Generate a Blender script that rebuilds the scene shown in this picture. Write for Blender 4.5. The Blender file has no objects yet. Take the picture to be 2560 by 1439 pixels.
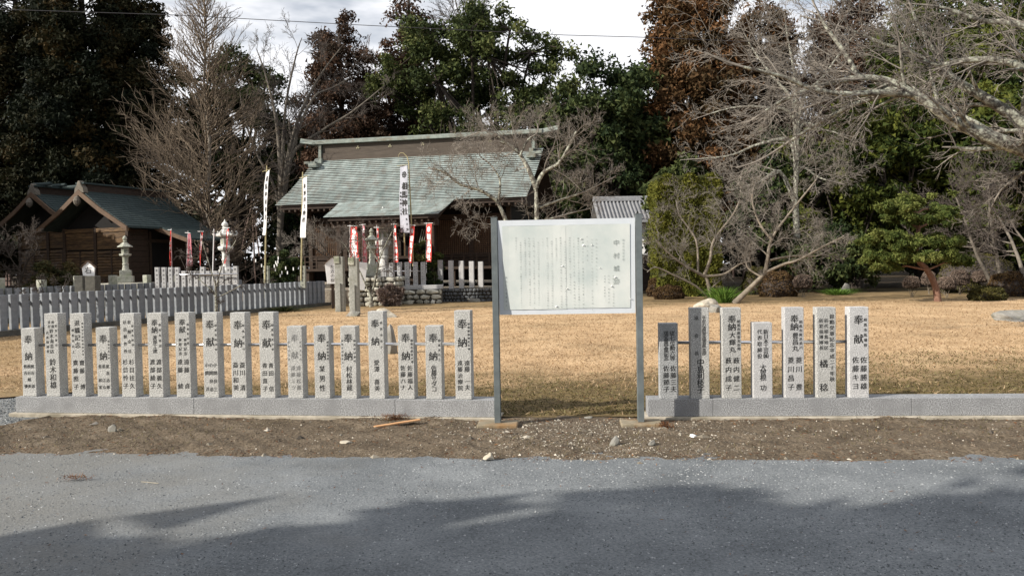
import bpy, math, random
import numpy as np
from mathutils import Vector, Matrix

# ------------------------------------------------------------------ camera, world, sun
S = bpy.context.scene
COL = S.collection
F = 2000.0; H = 1.6                      # focal length in photo pixels, eye height
PITCH = math.atan(59.5 / F); ROLL = math.radians(1.0)
R0 = Vector((1, 0, 0)); U0 = Vector((0, math.sin(PITCH), math.cos(PITCH))); FW = Vector((0, math.cos(PITCH), -math.sin(PITCH)))
CR = math.cos(ROLL) * R0 - math.sin(ROLL) * U0
CU = math.sin(ROLL) * R0 + math.cos(ROLL) * U0
cam = bpy.data.cameras.new('camera'); camo = bpy.data.objects.new('camera', cam); COL.objects.link(camo)
cam.sensor_width = 36; cam.lens = 36 * F / 2560; cam.clip_start = .05; cam.clip_end = 2000
m3 = Matrix((CR, CU, -FW)).transposed()
camo.matrix_world = Matrix.Translation((0, 0, H)) @ m3.to_4x4()
S.camera = camo

SUNDIR = Vector((.91 * math.cos(math.radians(28.5)), .41 * math.cos(math.radians(28.5)), -math.sin(math.radians(28.5))))
w = bpy.data.worlds.new('World'); S.world = w; w.use_nodes = True
nt = w.node_tree; N = nt.nodes; bg = N['Background']; bg.inputs[1].default_value = .06
sky = N.new('ShaderNodeTexSky'); sky.sky_type = 'NISHITA'; sky.sun_disc = False
sky.sun_elevation = math.radians(28.5); sky.sun_rotation = math.atan2(-.91, -.41)
SKYOFF = (6, 13, 2)
tc = N.new('ShaderNodeTexCoord'); mp = N.new('ShaderNodeMapping'); mp.inputs['Scale'].default_value = (1.0, 1.0, 3.0); mp.inputs['Location'].default_value = SKYOFF
cn = N.new('ShaderNodeTexNoise'); cn.inputs['Scale'].default_value = 2.1; cn.inputs['Detail'].default_value = 6; cn.inputs['Roughness'].default_value = .55
cr = N.new('ShaderNodeValToRGB'); cr.color_ramp.elements[0].position = .38; cr.color_ramp.elements[1].position = .51
mx = N.new('ShaderNodeMix'); mx.data_type = 'RGBA'; mx.inputs['B'].default_value = (12.0, 12.1, 12.5, 1)
nt.links.new(tc.outputs['Generated'], mp.inputs[0]); nt.links.new(mp.outputs[0], cn.inputs['Vector'])
nt.links.new(cn.outputs[0], cr.inputs[0]); nt.links.new(cr.outputs[0], mx.inputs['Factor'])
nt.links.new(sky.outputs[0], mx.inputs['A']); nt.links.new(mx.outputs['Result'], bg.inputs[0])

sl = bpy.data.lights.new('sun', 'SUN'); sl.energy = 5.0; sl.angle = math.radians(.53); sl.color = (1, .93, .82)
so = bpy.data.objects.new('sun', sl); so.rotation_euler = SUNDIR.to_track_quat('-Z', 'Y').to_euler(); so.location = (-20, -10, 30); COL.objects.link(so)
S.view_settings.view_transform = 'Standard'; S.view_settings.look = 'None'; S.view_settings.exposure = 0.62; S.view_settings.gamma = 1
S.render.engine = 'CYCLES'; S.cycles.max_bounces = 5; S.cycles.diffuse_bounces = 3; S.cycles.use_denoising = True


def ray(px, py):
    return FW * F + CR * (px - 1280) + CU * (719.5 - py)
def at(px, py, Y):                       # the point seen at a photo pixel, at distance Y
    d = ray(px, py); return Vector((0, 0, H)) + d * (Y / d.y)
def gnd(px, py, z=0.0):
    d = ray(px, py); return Vector((0, 0, H)) + d * ((z - H) / d.z)
def zat(px, py, Y): return at(px, py, Y).z
def hitplane(px, py, P, n):
    d = ray(px, py); o = Vector((0, 0, H)); return o + d * ((P - o).dot(n) / d.dot(n))

# ------------------------------------------------------------------ materials
MATS = {}
def lin(*c): return (c[0], c[1], c[2], 1)
def mat(name, cols, scale=5, detail=6, rough=.85, bump=0, bscale=None, tint=False, world=False, stretch=(1, 1, 1),
        dirt_or_shade=None, metallic=0, spec=.3, spread=None, dscale=1.2, trans=0, dist=.02, vary=0):
    m = bpy.data.materials.new(name); m.use_nodes = True; t = m.node_tree; n = t.nodes; b = n['Principled BSDF']
    b.inputs['Roughness'].default_value = rough; b.inputs['Metallic'].default_value = metallic
    b.inputs['Specular IOR Level'].default_value = spec
    if world:
        g = n.new('ShaderNodeNewGeometry'); src = g.outputs['Position']
    else:
        g = n.new('ShaderNodeTexCoord'); src = g.outputs['Object']
    mpp = n.new('ShaderNodeMapping'); mpp.inputs['Scale'].default_value = stretch; t.links.new(src, mpp.inputs[0])
    nz = n.new('ShaderNodeTexNoise'); nz.inputs['Scale'].default_value = scale; nz.inputs['Detail'].default_value = detail; nz.inputs['Roughness'].default_value = .65
    t.links.new(mpp.outputs[0], nz.inputs['Vector'])
    rp = n.new('ShaderNodeValToRGB'); e = rp.color_ramp.elements
    k = len(cols); lo, hi = spread or ((.3, .7) if not tint else (0, 1))
    while len(e) < k: e.new(.5)
    for i, c in enumerate(cols):
        e[i].position = lo + (hi - lo) * i / max(1, k - 1); e[i].color = lin(*c)
    fac = nz.outputs[0]
    if tint:
        a = n.new('ShaderNodeAttribute'); a.attribute_name = 'tint'; fac = a.outputs['Fac']
    t.links.new(fac, rp.inputs[0]); out = rp.outputs[0]
    if vary:
        oi = n.new('ShaderNodeObjectInfo'); mr = n.new('ShaderNodeMapRange'); mr.inputs['To Min'].default_value = 1 - vary; mr.inputs['To Max'].default_value = 1 + vary
        t.links.new(oi.outputs['Random'], mr.inputs['Value']); hv = n.new('ShaderNodeHueSaturation'); t.links.new(mr.outputs[0], hv.inputs['Value']); t.links.new(out, hv.inputs['Color']); out = hv.outputs[0]
    if dirt_or_shade:
        n2 = n.new('ShaderNodeTexNoise'); n2.inputs['Scale'].default_value = dscale; n2.inputs['Detail'].default_value = 5
        t.links.new(mpp.outputs[0], n2.inputs['Vector'])
        r2 = n.new('ShaderNodeValToRGB'); r2.color_ramp.elements[0].position = .45; r2.color_ramp.elements[1].position = .68
        t.links.new(n2.outputs[0], r2.inputs[0])
        mxx = n.new('ShaderNodeMix'); mxx.data_type = 'RGBA'; mxx.inputs['B'].default_value = lin(*dirt_or_shade)
        sc = n.new('ShaderNodeMath'); sc.operation = 'MULTIPLY'; sc.inputs[1].default_value = .75
        t.links.new(r2.outputs[0], sc.inputs[0]); t.links.new(sc.outputs[0], mxx.inputs['Factor'])
        t.links.new(out, mxx.inputs['A']); out = mxx.outputs['Result']
    t.links.new(out, b.inputs['Base Color'])
    if bump:
        n3 = n.new('ShaderNodeTexNoise'); n3.inputs['Scale'].default_value = bscale or scale; n3.inputs['Detail'].default_value = 5
        t.links.new(mpp.outputs[0], n3.inputs['Vector'])
        bp = n.new('ShaderNodeBump'); bp.inputs['Strength'].default_value = bump; bp.inputs['Distance'].default_value = dist
        t.links.new(n3.outputs[0], bp.inputs['Height']); t.links.new(bp.outputs[0], b.inputs['Normal'])
    if trans:
        tr = n.new('ShaderNodeBsdfTranslucent'); ms = n.new('ShaderNodeMixShader'); ms.inputs[0].default_value = trans
        t.links.new(out, tr.inputs['Color']); t.links.new(b.outputs[0], ms.inputs[1]); t.links.new(tr.outputs[0], ms.inputs[2])
        t.links.new(ms.outputs[0], n['Material Output'].inputs[0])
    MATS[name] = m
    return m
def granite(name, a, b, c):
    return mat(name, [a, b, c], scale=95, detail=3, rough=.75, bump=.45, bscale=120, spread=(.36, .64), dist=.006, vary=.07, dirt_or_shade=tuple(v * .78 for v in b), dscale=5)
M = {}
M['granite'] = granite('granite', (.14, .14, .138), (.37, .37, .36), (.60, .60, .58))
M['granite_pale'] = granite('granite_pale', (.22, .22, .225), (.41, .41, .415), (.58, .58, .58))
M['granite_grey'] = granite('granite_grey', (.11, .113, .118), (.27, .28, .285), (.44, .45, .46))
M['curb_stone'] = granite('curb_stone', (.10, .103, .107), (.235, .24, .25), (.38, .39, .40))
M['concrete'] = mat('concrete', [(.30, .27, .22), (.45, .41, .34)], scale=14, rough=.9, bump=.3, dirt_or_shade=(.16, .14, .10), dscale=3)
M['footing'] = mat('footing_concrete', [(.16, .135, .09), (.27, .23, .17)], scale=14, rough=.9, bump=.4, dirt_or_shade=(.22, .11, .03), dscale=4)
M['ink'] = mat('carved_ink', [(.012, .012, .012), (.03, .03, .03)], scale=60, rough=.7)
M['ink_grey'] = mat('worn_ink', [(.09, .09, .09), (.17, .17, .17)], scale=60, rough=.8)
M['ink_faded'] = mat('faded_sign_ink', [(.17, .20, .19), (.42, .46, .45)], scale=9, rough=.8, spread=(.35, .6))
M['ink_title'] = mat('sign_title_ink', [(.20, .23, .22), (.38, .42, .40)], scale=9, rough=.8)
M['chrome'] = mat('polished_steel', [(.62, .62, .64), (.7, .7, .72)], rough=.22, metallic=1, spec=.5)
M['pole_paint'] = mat('grey_pole_paint', [(.085, .10, .105), (.135, .155, .16)], scale=8, rough=.45, spec=.5)
M['board'] = mat('sign_board_white', [(.58, .62, .66), (.64, .67, .71)], scale=6, rough=.45, spec=.5)
M['sheet'] = mat('sign_sheet', [(.46, .52, .51), (.59, .62, .60)], scale=3.2, rough=.5, dirt_or_shade=(.70, .71, .68), dscale=2)
M['dent'] = mat('torn_paper', [(.82, .82, .8), (.88, .88, .86)], rough=.6)
M['stone_old'] = mat('mossy_stone', [(.16, .16, .13), (.36, .36, .30), (.50, .50, .44)], scale=9, rough=.9, bump=.6, bscale=25, dirt_or_shade=(.12, .14, .08), dscale=2.5)
M['stone_lantern'] = mat('lantern_stone', [(.22, .225, .19), (.42, .425, .37)], scale=11, rough=.9, bump=.5, bscale=25, dirt_or_shade=(.2, .22, .15), dscale=3)
M['gate_stone'] = mat('gate_stone', [(.20, .205, .185), (.37, .375, .35)], scale=14, rough=.9, bump=.3, bscale=40, dirt_or_shade=(.17, .17, .14), dscale=2)
M['stone_white'] = mat('pale_lantern_stone', [(.46, .46, .44), (.66, .66, .64)], scale=9, rough=.9, bump=.4, bscale=25, dirt_or_shade=(.26, .26, .23), dscale=3)
M['wall_stone'] = mat('wall_stone', [(.25, .245, .21), (.44, .43, .37), (.56, .54, .47)], scale=5, rough=.9, bump=.6, bscale=22, dirt_or_shade=(.16, .15, .11), dscale=3, vary=0.28)
M['wall_stone_dark'] = mat('dark_wall_stone', [(.05, .055, .06), (.12, .125, .13)], scale=6, rough=.9, bump=.6, bscale=22, vary=0.3)
M['mortar'] = mat('mortar', [(.06, .055, .045), (.11, .10, .085)], scale=8, rough=.95)
M['fence_stone'] = mat('fence_stone', [(.135, .148, .165), (.235, .25, .27)], scale=7, rough=.9, bump=.3, bscale=30, dirt_or_shade=(.20, .22, .23), dscale=1.5, vary=0.22)
M['plinth'] = mat('dark_plinth_stone', [(.05, .05, .045), (.12, .115, .10)], scale=6, rough=.95, bump=.5)
M['copper'] = mat('weathered_copper', [(.15, .185, .18), (.27, .32, .31), (.38, .435, .425)], scale=1.6, detail=8, rough=.72, stretch=(1.4, .35, 1), dirt_or_shade=(.20, .195, .175), dscale=2.6, bump=.2, bscale=9, vary=0.06)  # patina; its brown streaks put tree shadows into the colour
M['copper_dark'] = mat('dark_copper', [(.022, .032, .033), (.045, .062, .062)], scale=2.5, rough=.8, stretch=(1, 4, 1), bump=.15, spec=.15)
M['copper_cap'] = mat('copper_ridge', [(.13, .155, .14), (.24, .27, .245)], scale=5, rough=.7, dirt_or_shade=(.13, .11, .08), dscale=3)
M['ridge_wood'] = mat('ridge_board', [(.045, .036, .029), (.085, .068, .054)], scale=3, rough=.8, stretch=(.6, 5, 8), bump=.3)
M['wood_dark'] = mat('dark_timber', [(.018, .012, .010), (.045, .030, .022)], scale=4, rough=.8, stretch=(1, 1, 5), bump=.3)
M['wood_mid'] = mat('brown_timber', [(.022, .014, .010), (.05, .032, .021)], scale=4, rough=.8, stretch=(1, 1, 6), bump=.3)
M['wood_warm'] = mat('warm_plank', [(.04, .024, .012), (.17, .10, .045)], scale=3, rough=.75, stretch=(1, 3, 9), bump=.3, dirt_or_shade=(.025, .015, .01), dscale=2, spread=(.35, .75), vary=0.25)
M['barge'] = mat('barge_board', [(.06, .036, .022), (.11, .066, .039)], scale=5, rough=.7, bump=.2)
M['lattice'] = mat('lattice_wood', [(.07, .040, .022), (.125, .072, .040)], scale=5, rough=.8)
M['gold'] = mat('crest_metal', [(.22, .20, .13), (.33, .30, .2)], rough=.4, metallic=.6)
M['plaster'] = mat('white_plaster', [(.70, .70, .70), (.80, .80, .79)], scale=3, rough=.9)
M['tile'] = mat('grey_roof_tile', [(.16, .165, .175), (.28, .285, .30)], scale=6, rough=.6, bump=.2, vary=0.12)
M['cloth_white'] = mat('white_cloth', [(.74, .74, .76), (.82, .82, .83)], rough=.9, trans=.3)
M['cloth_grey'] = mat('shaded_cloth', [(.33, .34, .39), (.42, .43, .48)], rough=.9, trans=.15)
M['cloth_red'] = mat('red_cloth', [(.66, .07, .065), (.80, .12, .10)], rough=.85, trans=.35)
M['cloth_pink'] = mat('faded_red_cloth', [(.66, .22, .27), (.78, .40, .44)], scale=3, rough=.85, trans=.3)
M['white_paint'] = mat('white_paint', [(.76, .76, .76), (.84, .84, .84)], rough=.5)
M['bamboo'] = mat('bamboo', [(.26, .22, .11), (.42, .37, .21)], scale=3, rough=.55, stretch=(1, 1, 4))
M['white_pole'] = mat('white_pole', [(.62, .62, .62), (.7, .7, .7)], rough=.4)
M['wire'] = mat('cable', [(.02, .02, .025), (.03, .03, .035)], rough=.6)
M['bark_dark'] = mat('dark_bark', [(.018, .014, .011), (.05, .04, .032)], scale=9, rough=.95, stretch=(1, 1, .4), bump=.5)
M['bark_grey'] = mat('grey_bark', [(.08, .07, .058), (.17, .15, .125)], scale=7, rough=.95, bump=.4)
M['bark_lichen'] = mat('lichen_bark', [(.045, .038, .032), (.14, .13, .11), (.33, .34, .28)], scale=10, rough=.95, bump=.8, bscale=30, spread=(.36, .60))
M['bark_pale'] = mat('pale_bark', [(.11, .09, .07), (.25, .215, .17)], scale=8, rough=.95, bump=.4)
M['bark_red'] = mat('pine_bark', [(.10, .05, .035), (.24, .14, .10)], scale=12, rough=.95, bump=.8, bscale=20)
M['twig_grey'] = mat('grey_twig', [(.055, .045, .04), (.115, .098, .085)], scale=1.5, rough=.95)
M['twig_brown'] = mat('brown_twig', [(.095, .072, .052), (.19, .15, .11)], scale=1.5, rough=.95)
M['twig_pale'] = mat('pale_twig', [(.11, .096, .082), (.25, .225, .195)], scale=1.5, rough=.95)
M['twig_dark'] = mat('dark_twig', [(.03, .024, .021), (.07, .057, .05)], scale=1.5, rough=.95)
M['twig_purple'] = mat('reddish_twig', [(.075, .05, .045), (.14, .10, .085)], scale=1.5, rough=.95)
def leafmat(name, cols, trans=.12): return mat(name, cols, rough=.75, tint=True, trans=trans, spec=.1)
M['leaf_cedar'] = leafmat('cedar_foliage', [(.004, .007, .005), (.010, .014, .007), (.022, .021, .009), (.065, .040, .013)])
M['leaf_cedar_brown'] = leafmat('browned_cedar_foliage', [(.016, .015, .008), (.05, .034, .016), (.115, .060, .027), (.185, .092, .04)])
M['leaf_cedar_red'] = leafmat('reddish_cedar_foliage', [(.024, .018, .012), (.06, .036, .024), (.105, .060, .038)])
M['leaf_broad'] = leafmat('broadleaf_foliage', [(.010, .016, .008), (.028, .040, .014), (.062, .078, .024), (.14, .145, .055)])
M['leaf_broad_dark'] = leafmat('dark_broadleaf_foliage', [(.007, .013, .007), (.018, .030, .012), (.045, .060, .020), (.10, .11, .04)])
M['leaf_conifer'] = leafmat('green_conifer_foliage', [(.009, .016, .006), (.026, .040, .009), (.066, .078, .015), (.12, .128, .026)])
M['leaf_pine'] = leafmat('pine_needles', [(.02, .034, .010), (.055, .078, .020), (.11, .13, .034), (.175, .185, .058)], trans=.25)
M['leaf_hedge'] = leafmat('hedge_foliage', [(.035, .042, .009), (.075, .082, .015), (.115, .116, .021), (.16, .15, .03)])
M['hedge_core'] = mat('hedge_core', [(.022, .026, .008), (.05, .055, .014)], scale=12)
M['leaf_azalea'] = leafmat('azalea_foliage', [(.035, .022, .014), (.085, .052, .026), (.13, .085, .035)])
M['leaf_azalea_green'] = leafmat('olive_azalea_foliage', [(.02, .022, .010), (.06, .056, .018), (.10, .085, .025)])
M['leaf_shrub'] = leafmat('mixed_shrub_foliage', [(.014, .018, .009), (.045, .048, .018), (.09, .07, .03), (.12, .075, .04)])
M['leaf_sprout'] = leafmat('fresh_green_leaves', [(.03, .06, .01), (.10, .19, .03), (.20, .32, .07)], trans=.3)
M['leaf_forest'] = leafmat('far_forest_foliage', [(.004, .007, .004), (.012, .016, .008), (.028, .026, .013)])
M['grass_blade'] = leafmat('dry_grass_blades', [(.19, .125, .068), (.33, .23, .132), (.50, .375, .245)], trans=.2)
M['moss_blade'] = leafmat('weed_leaves', [(.022, .017, .007), (.052, .042, .013), (.095, .080, .024), (.24, .22, .11)], trans=.2)
M['litter'] = leafmat('fallen_needles', [(.05, .022, .012), (.13, .055, .025), (.24, .12, .05)], trans=.1)
M['pebble'] = leafmat('verge_pebbles', [(.07, .06, .05), (.16, .14, .11), (.29, .265, .22), (.50, .46, .40)], trans=0)
M['road_chip'] = leafmat('road_chippings', [(.085, .093, .10), (.13, .143, .152), (.21, .225, .235), (.40, .41, .42)], trans=0)
M['boulder'] = mat('boulder_stone', [(.24, .215, .17), (.42, .38, .31), (.55, .51, .44)], scale=4, rough=.9, bump=.7, bscale=14, dirt_or_shade=(.18, .16, .12), dscale=3)
M['boulder_grey'] = mat('grey_boulder_stone', [(.15, .145, .13), (.28, .27, .25)], scale=4, rough=.9, bump=.7, bscale=14, dirt_or_shade=(.10, .10, .07), dscale=3)
M['plank_new'] = mat('fresh_timber', [(.42, .22, .10), (.60, .36, .19)], scale=5, rough=.7, stretch=(1, 8, 8))
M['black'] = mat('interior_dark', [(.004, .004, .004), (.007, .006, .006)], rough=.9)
M['blossom'] = leafmat('paper_strips', [(.6, .6, .6), (.8, .8, .8)], trans=.2)

# ground materials (the colours are those of soil, moss and dead turf at each place)
def ground_mat(name, layers, base_cols, base_scale, fine_scale, bump, dist, rough=.95):
    m = bpy.data.materials.new(name); m.use_nodes = True; t = m.node_tree; n = t.nodes; b = n['Principled BSDF']
    b.inputs['Roughness'].default_value = rough; b.inputs['Specular IOR Level'].default_value = .2
    g = n.new('ShaderNodeNewGeometry'); pos = g.outputs['Position']
    sx = n.new('ShaderNodeSeparateXYZ'); t.links.new(pos, sx.inputs[0])
    def noise(sc, det=6):
        z = n.new('ShaderNodeTexNoise'); z.inputs['Scale'].default_value = sc; z.inputs['Detail'].default_value = det; z.inputs['Roughness'].default_value = .62
        t.links.new(pos, z.inputs['Vector']); return z.outputs[0]
    def ramp(fac, els):
        r = n.new('ShaderNodeValToRGB'); e = r.color_ramp.elements
        while len(e) < len(els): e.new(.5)
        for i, (p, c) in enumerate(els): e[i].position = p; e[i].color = lin(*c)
        t.links.new(fac, r.inputs[0]); return r.outputs[0]
    def math_(op, a, bb):
        q = n.new('ShaderNodeMath'); q.operation = op
        for i, v in enumerate((a, bb)):
            if isinstance(v, (int, float)): q.inputs[i].default_value = v
            else: t.links.new(v, q.inputs[i])
        return q.outputs[0]
    k = len(base_cols)
    col = ramp(math_('ADD', math_('MULTIPLY', noise(base_scale), .5), math_('MULTIPLY', noise(fine_scale, 3), .5)),
               [(.34 + .32 * i / (k - 1), c) for i, c in enumerate(base_cols)])
    for L in layers:     # (cols, fine scale, mask noise scale, axis, centre, width, noise weight, strength)
        cols, fs, ms, ax, cen, wid, nw, st = L
        kk = len(cols); c2 = ramp(noise(fs, 4), [(.34 + .32 * i / (kk - 1), c) for i, c in enumerate(cols)])
        v = sx.outputs[ax]
        d = math_('DIVIDE', math_('SUBTRACT', v, cen), wid)
        msk = math_('ADD', math_('MULTIPLY', d, 1.0), math_('MULTIPLY', math_('SUBTRACT', noise(ms), .5), nw))
        cl = n.new('ShaderNodeClamp'); t.links.new(msk, cl.inputs[0])
        fc = math_('MULTIPLY', cl.outputs[0], st)
        x = n.new('ShaderNodeMix'); x.data_type = 'RGBA'
        t.links.new(fc, x.inputs['Factor']); t.links.new(col, x.inputs['A']); t.links.new(c2, x.inputs['B']); col = x.outputs['Result']
    t.links.new(col, b.inputs['Base Color'])
    bp = n.new('ShaderNodeBump'); bp.inputs['Strength'].default_value = bump; bp.inputs['Distance'].default_value = dist
    t.links.new(noise(fine_scale, 5), bp.inputs['Height']); t.links.new(bp.outputs[0], b.inputs['Normal'])
    return m
TAN = [(.25, .16, .088), (.43, .293, .165), (.57, .415, .255)]
M['lawn'] = ground_mat('dry_lawn', [
    ([(.11, .082, .042), (.23, .17, .095)], 6, .38, 1, 0, 1e6, 3.4, .75),
    ([(.030, .023, .010), (.070, .053, .018), (.13, .098, .036)], 9, .8, 1, 12.4, -2.0, 3.2, .85),
    ([(.09, .065, .03), (.20, .14, .06)], 4, .5, 1, 27.5, 3.0, 3.0, .75),
    ([(.11, .075, .03), (.24, .16, .07)], 3, .45, 0, -6.5, -3.0, 3.0, .6),
    ([(.035, .028, .015), (.08, .06, .03)], 3, .5, 1, 34.5, 3.0, 3.0, .95)], TAN, .9, 26, .6, .03)
M['verge'] = ground_mat('verge_soil', [
    ([(.12, .11, .095), (.26, .24, .20), (.42, .40, .35)], 40, 1.1, 0, .2, -1.2, 2.6, .0)],
    [(.050, .038, .027), (.110, .085, .059), (.20, .162, .12)], 3, 34, .9, .03)
M['road'] = ground_mat('gravel_road', [
    ([(.13, .13, .123), (.20, .197, .185)], 60, 1.2, 0, -1.2, -2.5, 2.6, .75)],
    [(.072, .080, .088), (.145, .157, .168), (.23, .245, .255)], 1.1, 62, .8, .012)
M['forest_floor'] = ground_mat('forest_floor', [], [(.02, .015, .009), (.05, .036, .02), (.09, .065, .035)], .6, 9, .7, .05)
M['terrace'] = ground_mat('terrace_gravel', [], [(.16, .14, .11), (.30, .26, .21), (.42, .38, .31)], .8, 22, .5, .02)

# ------------------------------------------------------------------ mesh helpers
def mesh_np(name, V, Fc, m, parent=None, tint=None, smooth=False, kind=None):
    V = np.ascontiguousarray(V, dtype=np.float32); Fc = np.ascontiguousarray(Fc, dtype=np.int32); k = Fc.shape[1]
    me = bpy.data.meshes.new(name)
    me.vertices.add(len(V)); me.vertices.foreach_set('co', V.ravel())
    me.loops.add(Fc.size); me.loops.foreach_set('vertex_index', Fc.ravel())
    me.polygons.add(len(Fc)); me.polygons.foreach_set('loop_start', np.arange(0, Fc.size, k, dtype=np.int32))
    try: me.polygons.foreach_set('loop_total', np.full(len(Fc), k, dtype=np.int32))
    except Exception: pass
    me.polygons.foreach_set('use_smooth', np.full(len(Fc), bool(smooth)))
    if tint is not None:
        a = me.attributes.new('tint', 'FLOAT', 'POINT'); a.data.foreach_set('value', np.ascontiguousarray(tint, dtype=np.float32))
    me.update(calc_edges=True)
    me.materials.append(m)
    o = bpy.data.objects.new(name, me); COL.objects.link(o)
    if parent: o.parent = parent
    if kind: o['kind'] = kind
    return o
class MB:
    def __init__(s): s.v = []; s.f = []
    def add(s, V, Fs):
        k = len(s.v); s.v += [tuple(v) for v in V]; s.f += [tuple(i + k for i in f) for f in Fs]; return s
    def box(s, x0, x1, y0, y1, z0, z1, T=None):
        V = [Vector((x, y, z)) for z in (z0, z1) for y in (y0, y1) for x in (x0, x1)]
        if T: V = [T @ v for v in V]
        return s.add(V, [(0, 2, 3, 1), (4, 5, 7, 6), (0, 1, 5, 4), (2, 6, 7, 3), (0, 4, 6, 2), (1, 3, 7, 5)])
    def bar(s, a, b, wx, wz):        # a square bar from a to b
        a = Vector(a); b = Vector(b); d = (b - a); L = d.length; q = d.to_track_quat('X', 'Z').to_matrix().to_4x4()
        return s.box(0, L, -wx / 2, wx / 2, -wz / 2, wz / 2, Matrix.Translation(a) @ q)
    def tube(s, pts, rad, n=8, caps=True):
        pts = [Vector(p) for p in pts]
        if not isinstance(rad, (list, tuple)): rad = [rad] * len(pts)
        V = []; Fs = []
        for i, p in enumerate(pts):
            d = (pts[min(i + 1, len(pts) - 1)] - pts[max(i - 1, 0)]).normalized()
            a = d.cross(Vector((0, 0, 1))); a = a if a.length > .05 else d.cross(Vector((1, 0, 0)))
            a.normalize(); b = d.cross(a)
            for j in range(n):
                t = 2 * math.pi * j / n; V.append(p + (a * math.cos(t) + b * math.sin(t)) * rad[i])
        for i in range(len(pts) - 1):
            for j in range(n): Fs.append((i * n + j, i * n + (j + 1) % n, (i + 1) * n + (j + 1) % n, (i + 1) * n + j))
        if caps: Fs.append(tuple(range(n))[::-1]); Fs.append(tuple((len(pts) - 1) * n + j for j in range(n)))
        return s.add(V, Fs)
    def lathe(s, prof, n=6, rot=0, c=(0, 0)):     # prof: (radius, z)
        V = []; Fs = []
        for r, z in prof:
            for j in range(n):
                t = 2 * math.pi * j / n + rot; V.append((c[0] + r * math.cos(t), c[1] + r * math.sin(t), z))
        for i in range(len(prof) - 1):
            for j in range(n): Fs.append((i * n + j, i * n + (j + 1) % n, (i + 1) * n + (j + 1) % n, (i + 1) * n + j))
        Fs.append(tuple(range(n))[::-1]); Fs.append(tuple((len(prof) - 1) * n + j for j in range(n)))
        return s.add(V, Fs)
    def ext(s, poly, y0, y1):                     # polygon in xz, extruded along y
        n = len(poly); V = [(x, y0, z) for x, z in poly] + [(x, y1, z) for x, z in poly]
        return s.add(V, [tuple(range(n)), tuple(range(2 * n - 1, n - 1, -1))] + [(i, i + n, (i + 1) % n + n, (i + 1) % n) for i in range(n)])
    def build(s, name, m, parent=None, bevel=0, smooth=False, kind=None):
        me = bpy.data.meshes.new(name); me.from_pydata(s.v, [], s.f); me.materials.append(m)
        o = bpy.data.objects.new(name, me); COL.objects.link(o)
        if parent: o.parent = parent
        if bevel:
            md = o.modifiers.new('edge', 'BEVEL'); md.width = bevel; md.segments = 2; md.limit_method = 'ANGLE'
        if smooth:
            for p in me.polygons: p.use_smooth = True
        if kind: o['kind'] = kind
        return o
def tag(o, label, cat, group=None):
    o['label'] = label; o['category'] = cat
    if group: o['group'] = group
    return o
def thing(name, label, cat, loc=(0, 0, 0), rz=0, group=None):
    o = bpy.data.objects.new(name, None); o.empty_display_size = .1; COL.objects.link(o); o.location = loc; o.rotation_euler = (0, 0, rz)
    return tag(o, label, cat, group)
def copy_tree(o, parent=None):
    c = o.copy(); COL.objects.link(c); c.parent = parent
    for ch in list(o.children): copy_tree(ch, c)
    return c
ORD = 'zeroth first second third fourth fifth sixth seventh eighth ninth tenth eleventh twelfth thirteenth fourteenth fifteenth sixteenth seventeenth eighteenth'.split()

# lettering: each character is meshed once, then assembled per inscription
GC = {}
def glyph(ch, off=.0):
    off = 0; key = (ch, off)
    if key not in GC:
        cu = bpy.data.curves.new('g', 'FONT'); cu.body = ch; cu.resolution_u = 2; cu.offset = off
        o = bpy.data.objects.new('g', cu); COL.objects.link(o)
        me = bpy.data.meshes.new_from_object(o.evaluated_get(bpy.context.evaluated_depsgraph_get()))
        n = len(me.vertices); co = np.zeros(n * 3); me.vertices.foreach_get('co', co); co = co.reshape(-1, 3)[:, :2]
        me.calc_loop_triangles(); tr = np.zeros(len(me.loop_triangles) * 3, dtype=np.int32); me.loop_triangles.foreach_get('vertices', tr)
        bpy.data.objects.remove(o); bpy.data.curves.remove(cu); bpy.data.meshes.remove(me)
        GC[key] = (co - np.array([.5, .38]), tr.reshape(-1, 3))
    return GC[key]
def column(text, x, z0, z1, size):    # evenly spaced centres from z0 down to z1
    n = len(text); out = []
    for i, ch in enumerate(text):
        if ch != '　': out.append((ch, x, z0 + (z1 - z0) * (i / (n - 1) if n > 1 else 0), size))
    return out
def lettering(items, name, m, parent, y=-.001, shear=.07, fmap=None, off=.012, rng=None):
    Vs = []; Fs = []; k = 0
    for q, (ch, x, z, s) in enumerate([i + (b_,) if 0 else i for i in items] + ([(c, x + s * off, z + s * off * .6, s) for c, x, z, s in items] if off > 0 else [])):
        g, tr = glyph(ch, off); s = s * 1.1
        gx = g[:, 0] * s + x; gz = (g[:, 1] + g[:, 0] * shear) * s + z
        if fmap: P = fmap(gx, gz)
        else: P = np.stack([gx, np.full_like(gx, y - .0004 * (q >= len(items))), gz], 1)
        Vs.append(P); Fs.append(tr + k); k += len(g)
    return mesh_np(name, np.concatenate(Vs), np.concatenate(Fs), m, parent)

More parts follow.
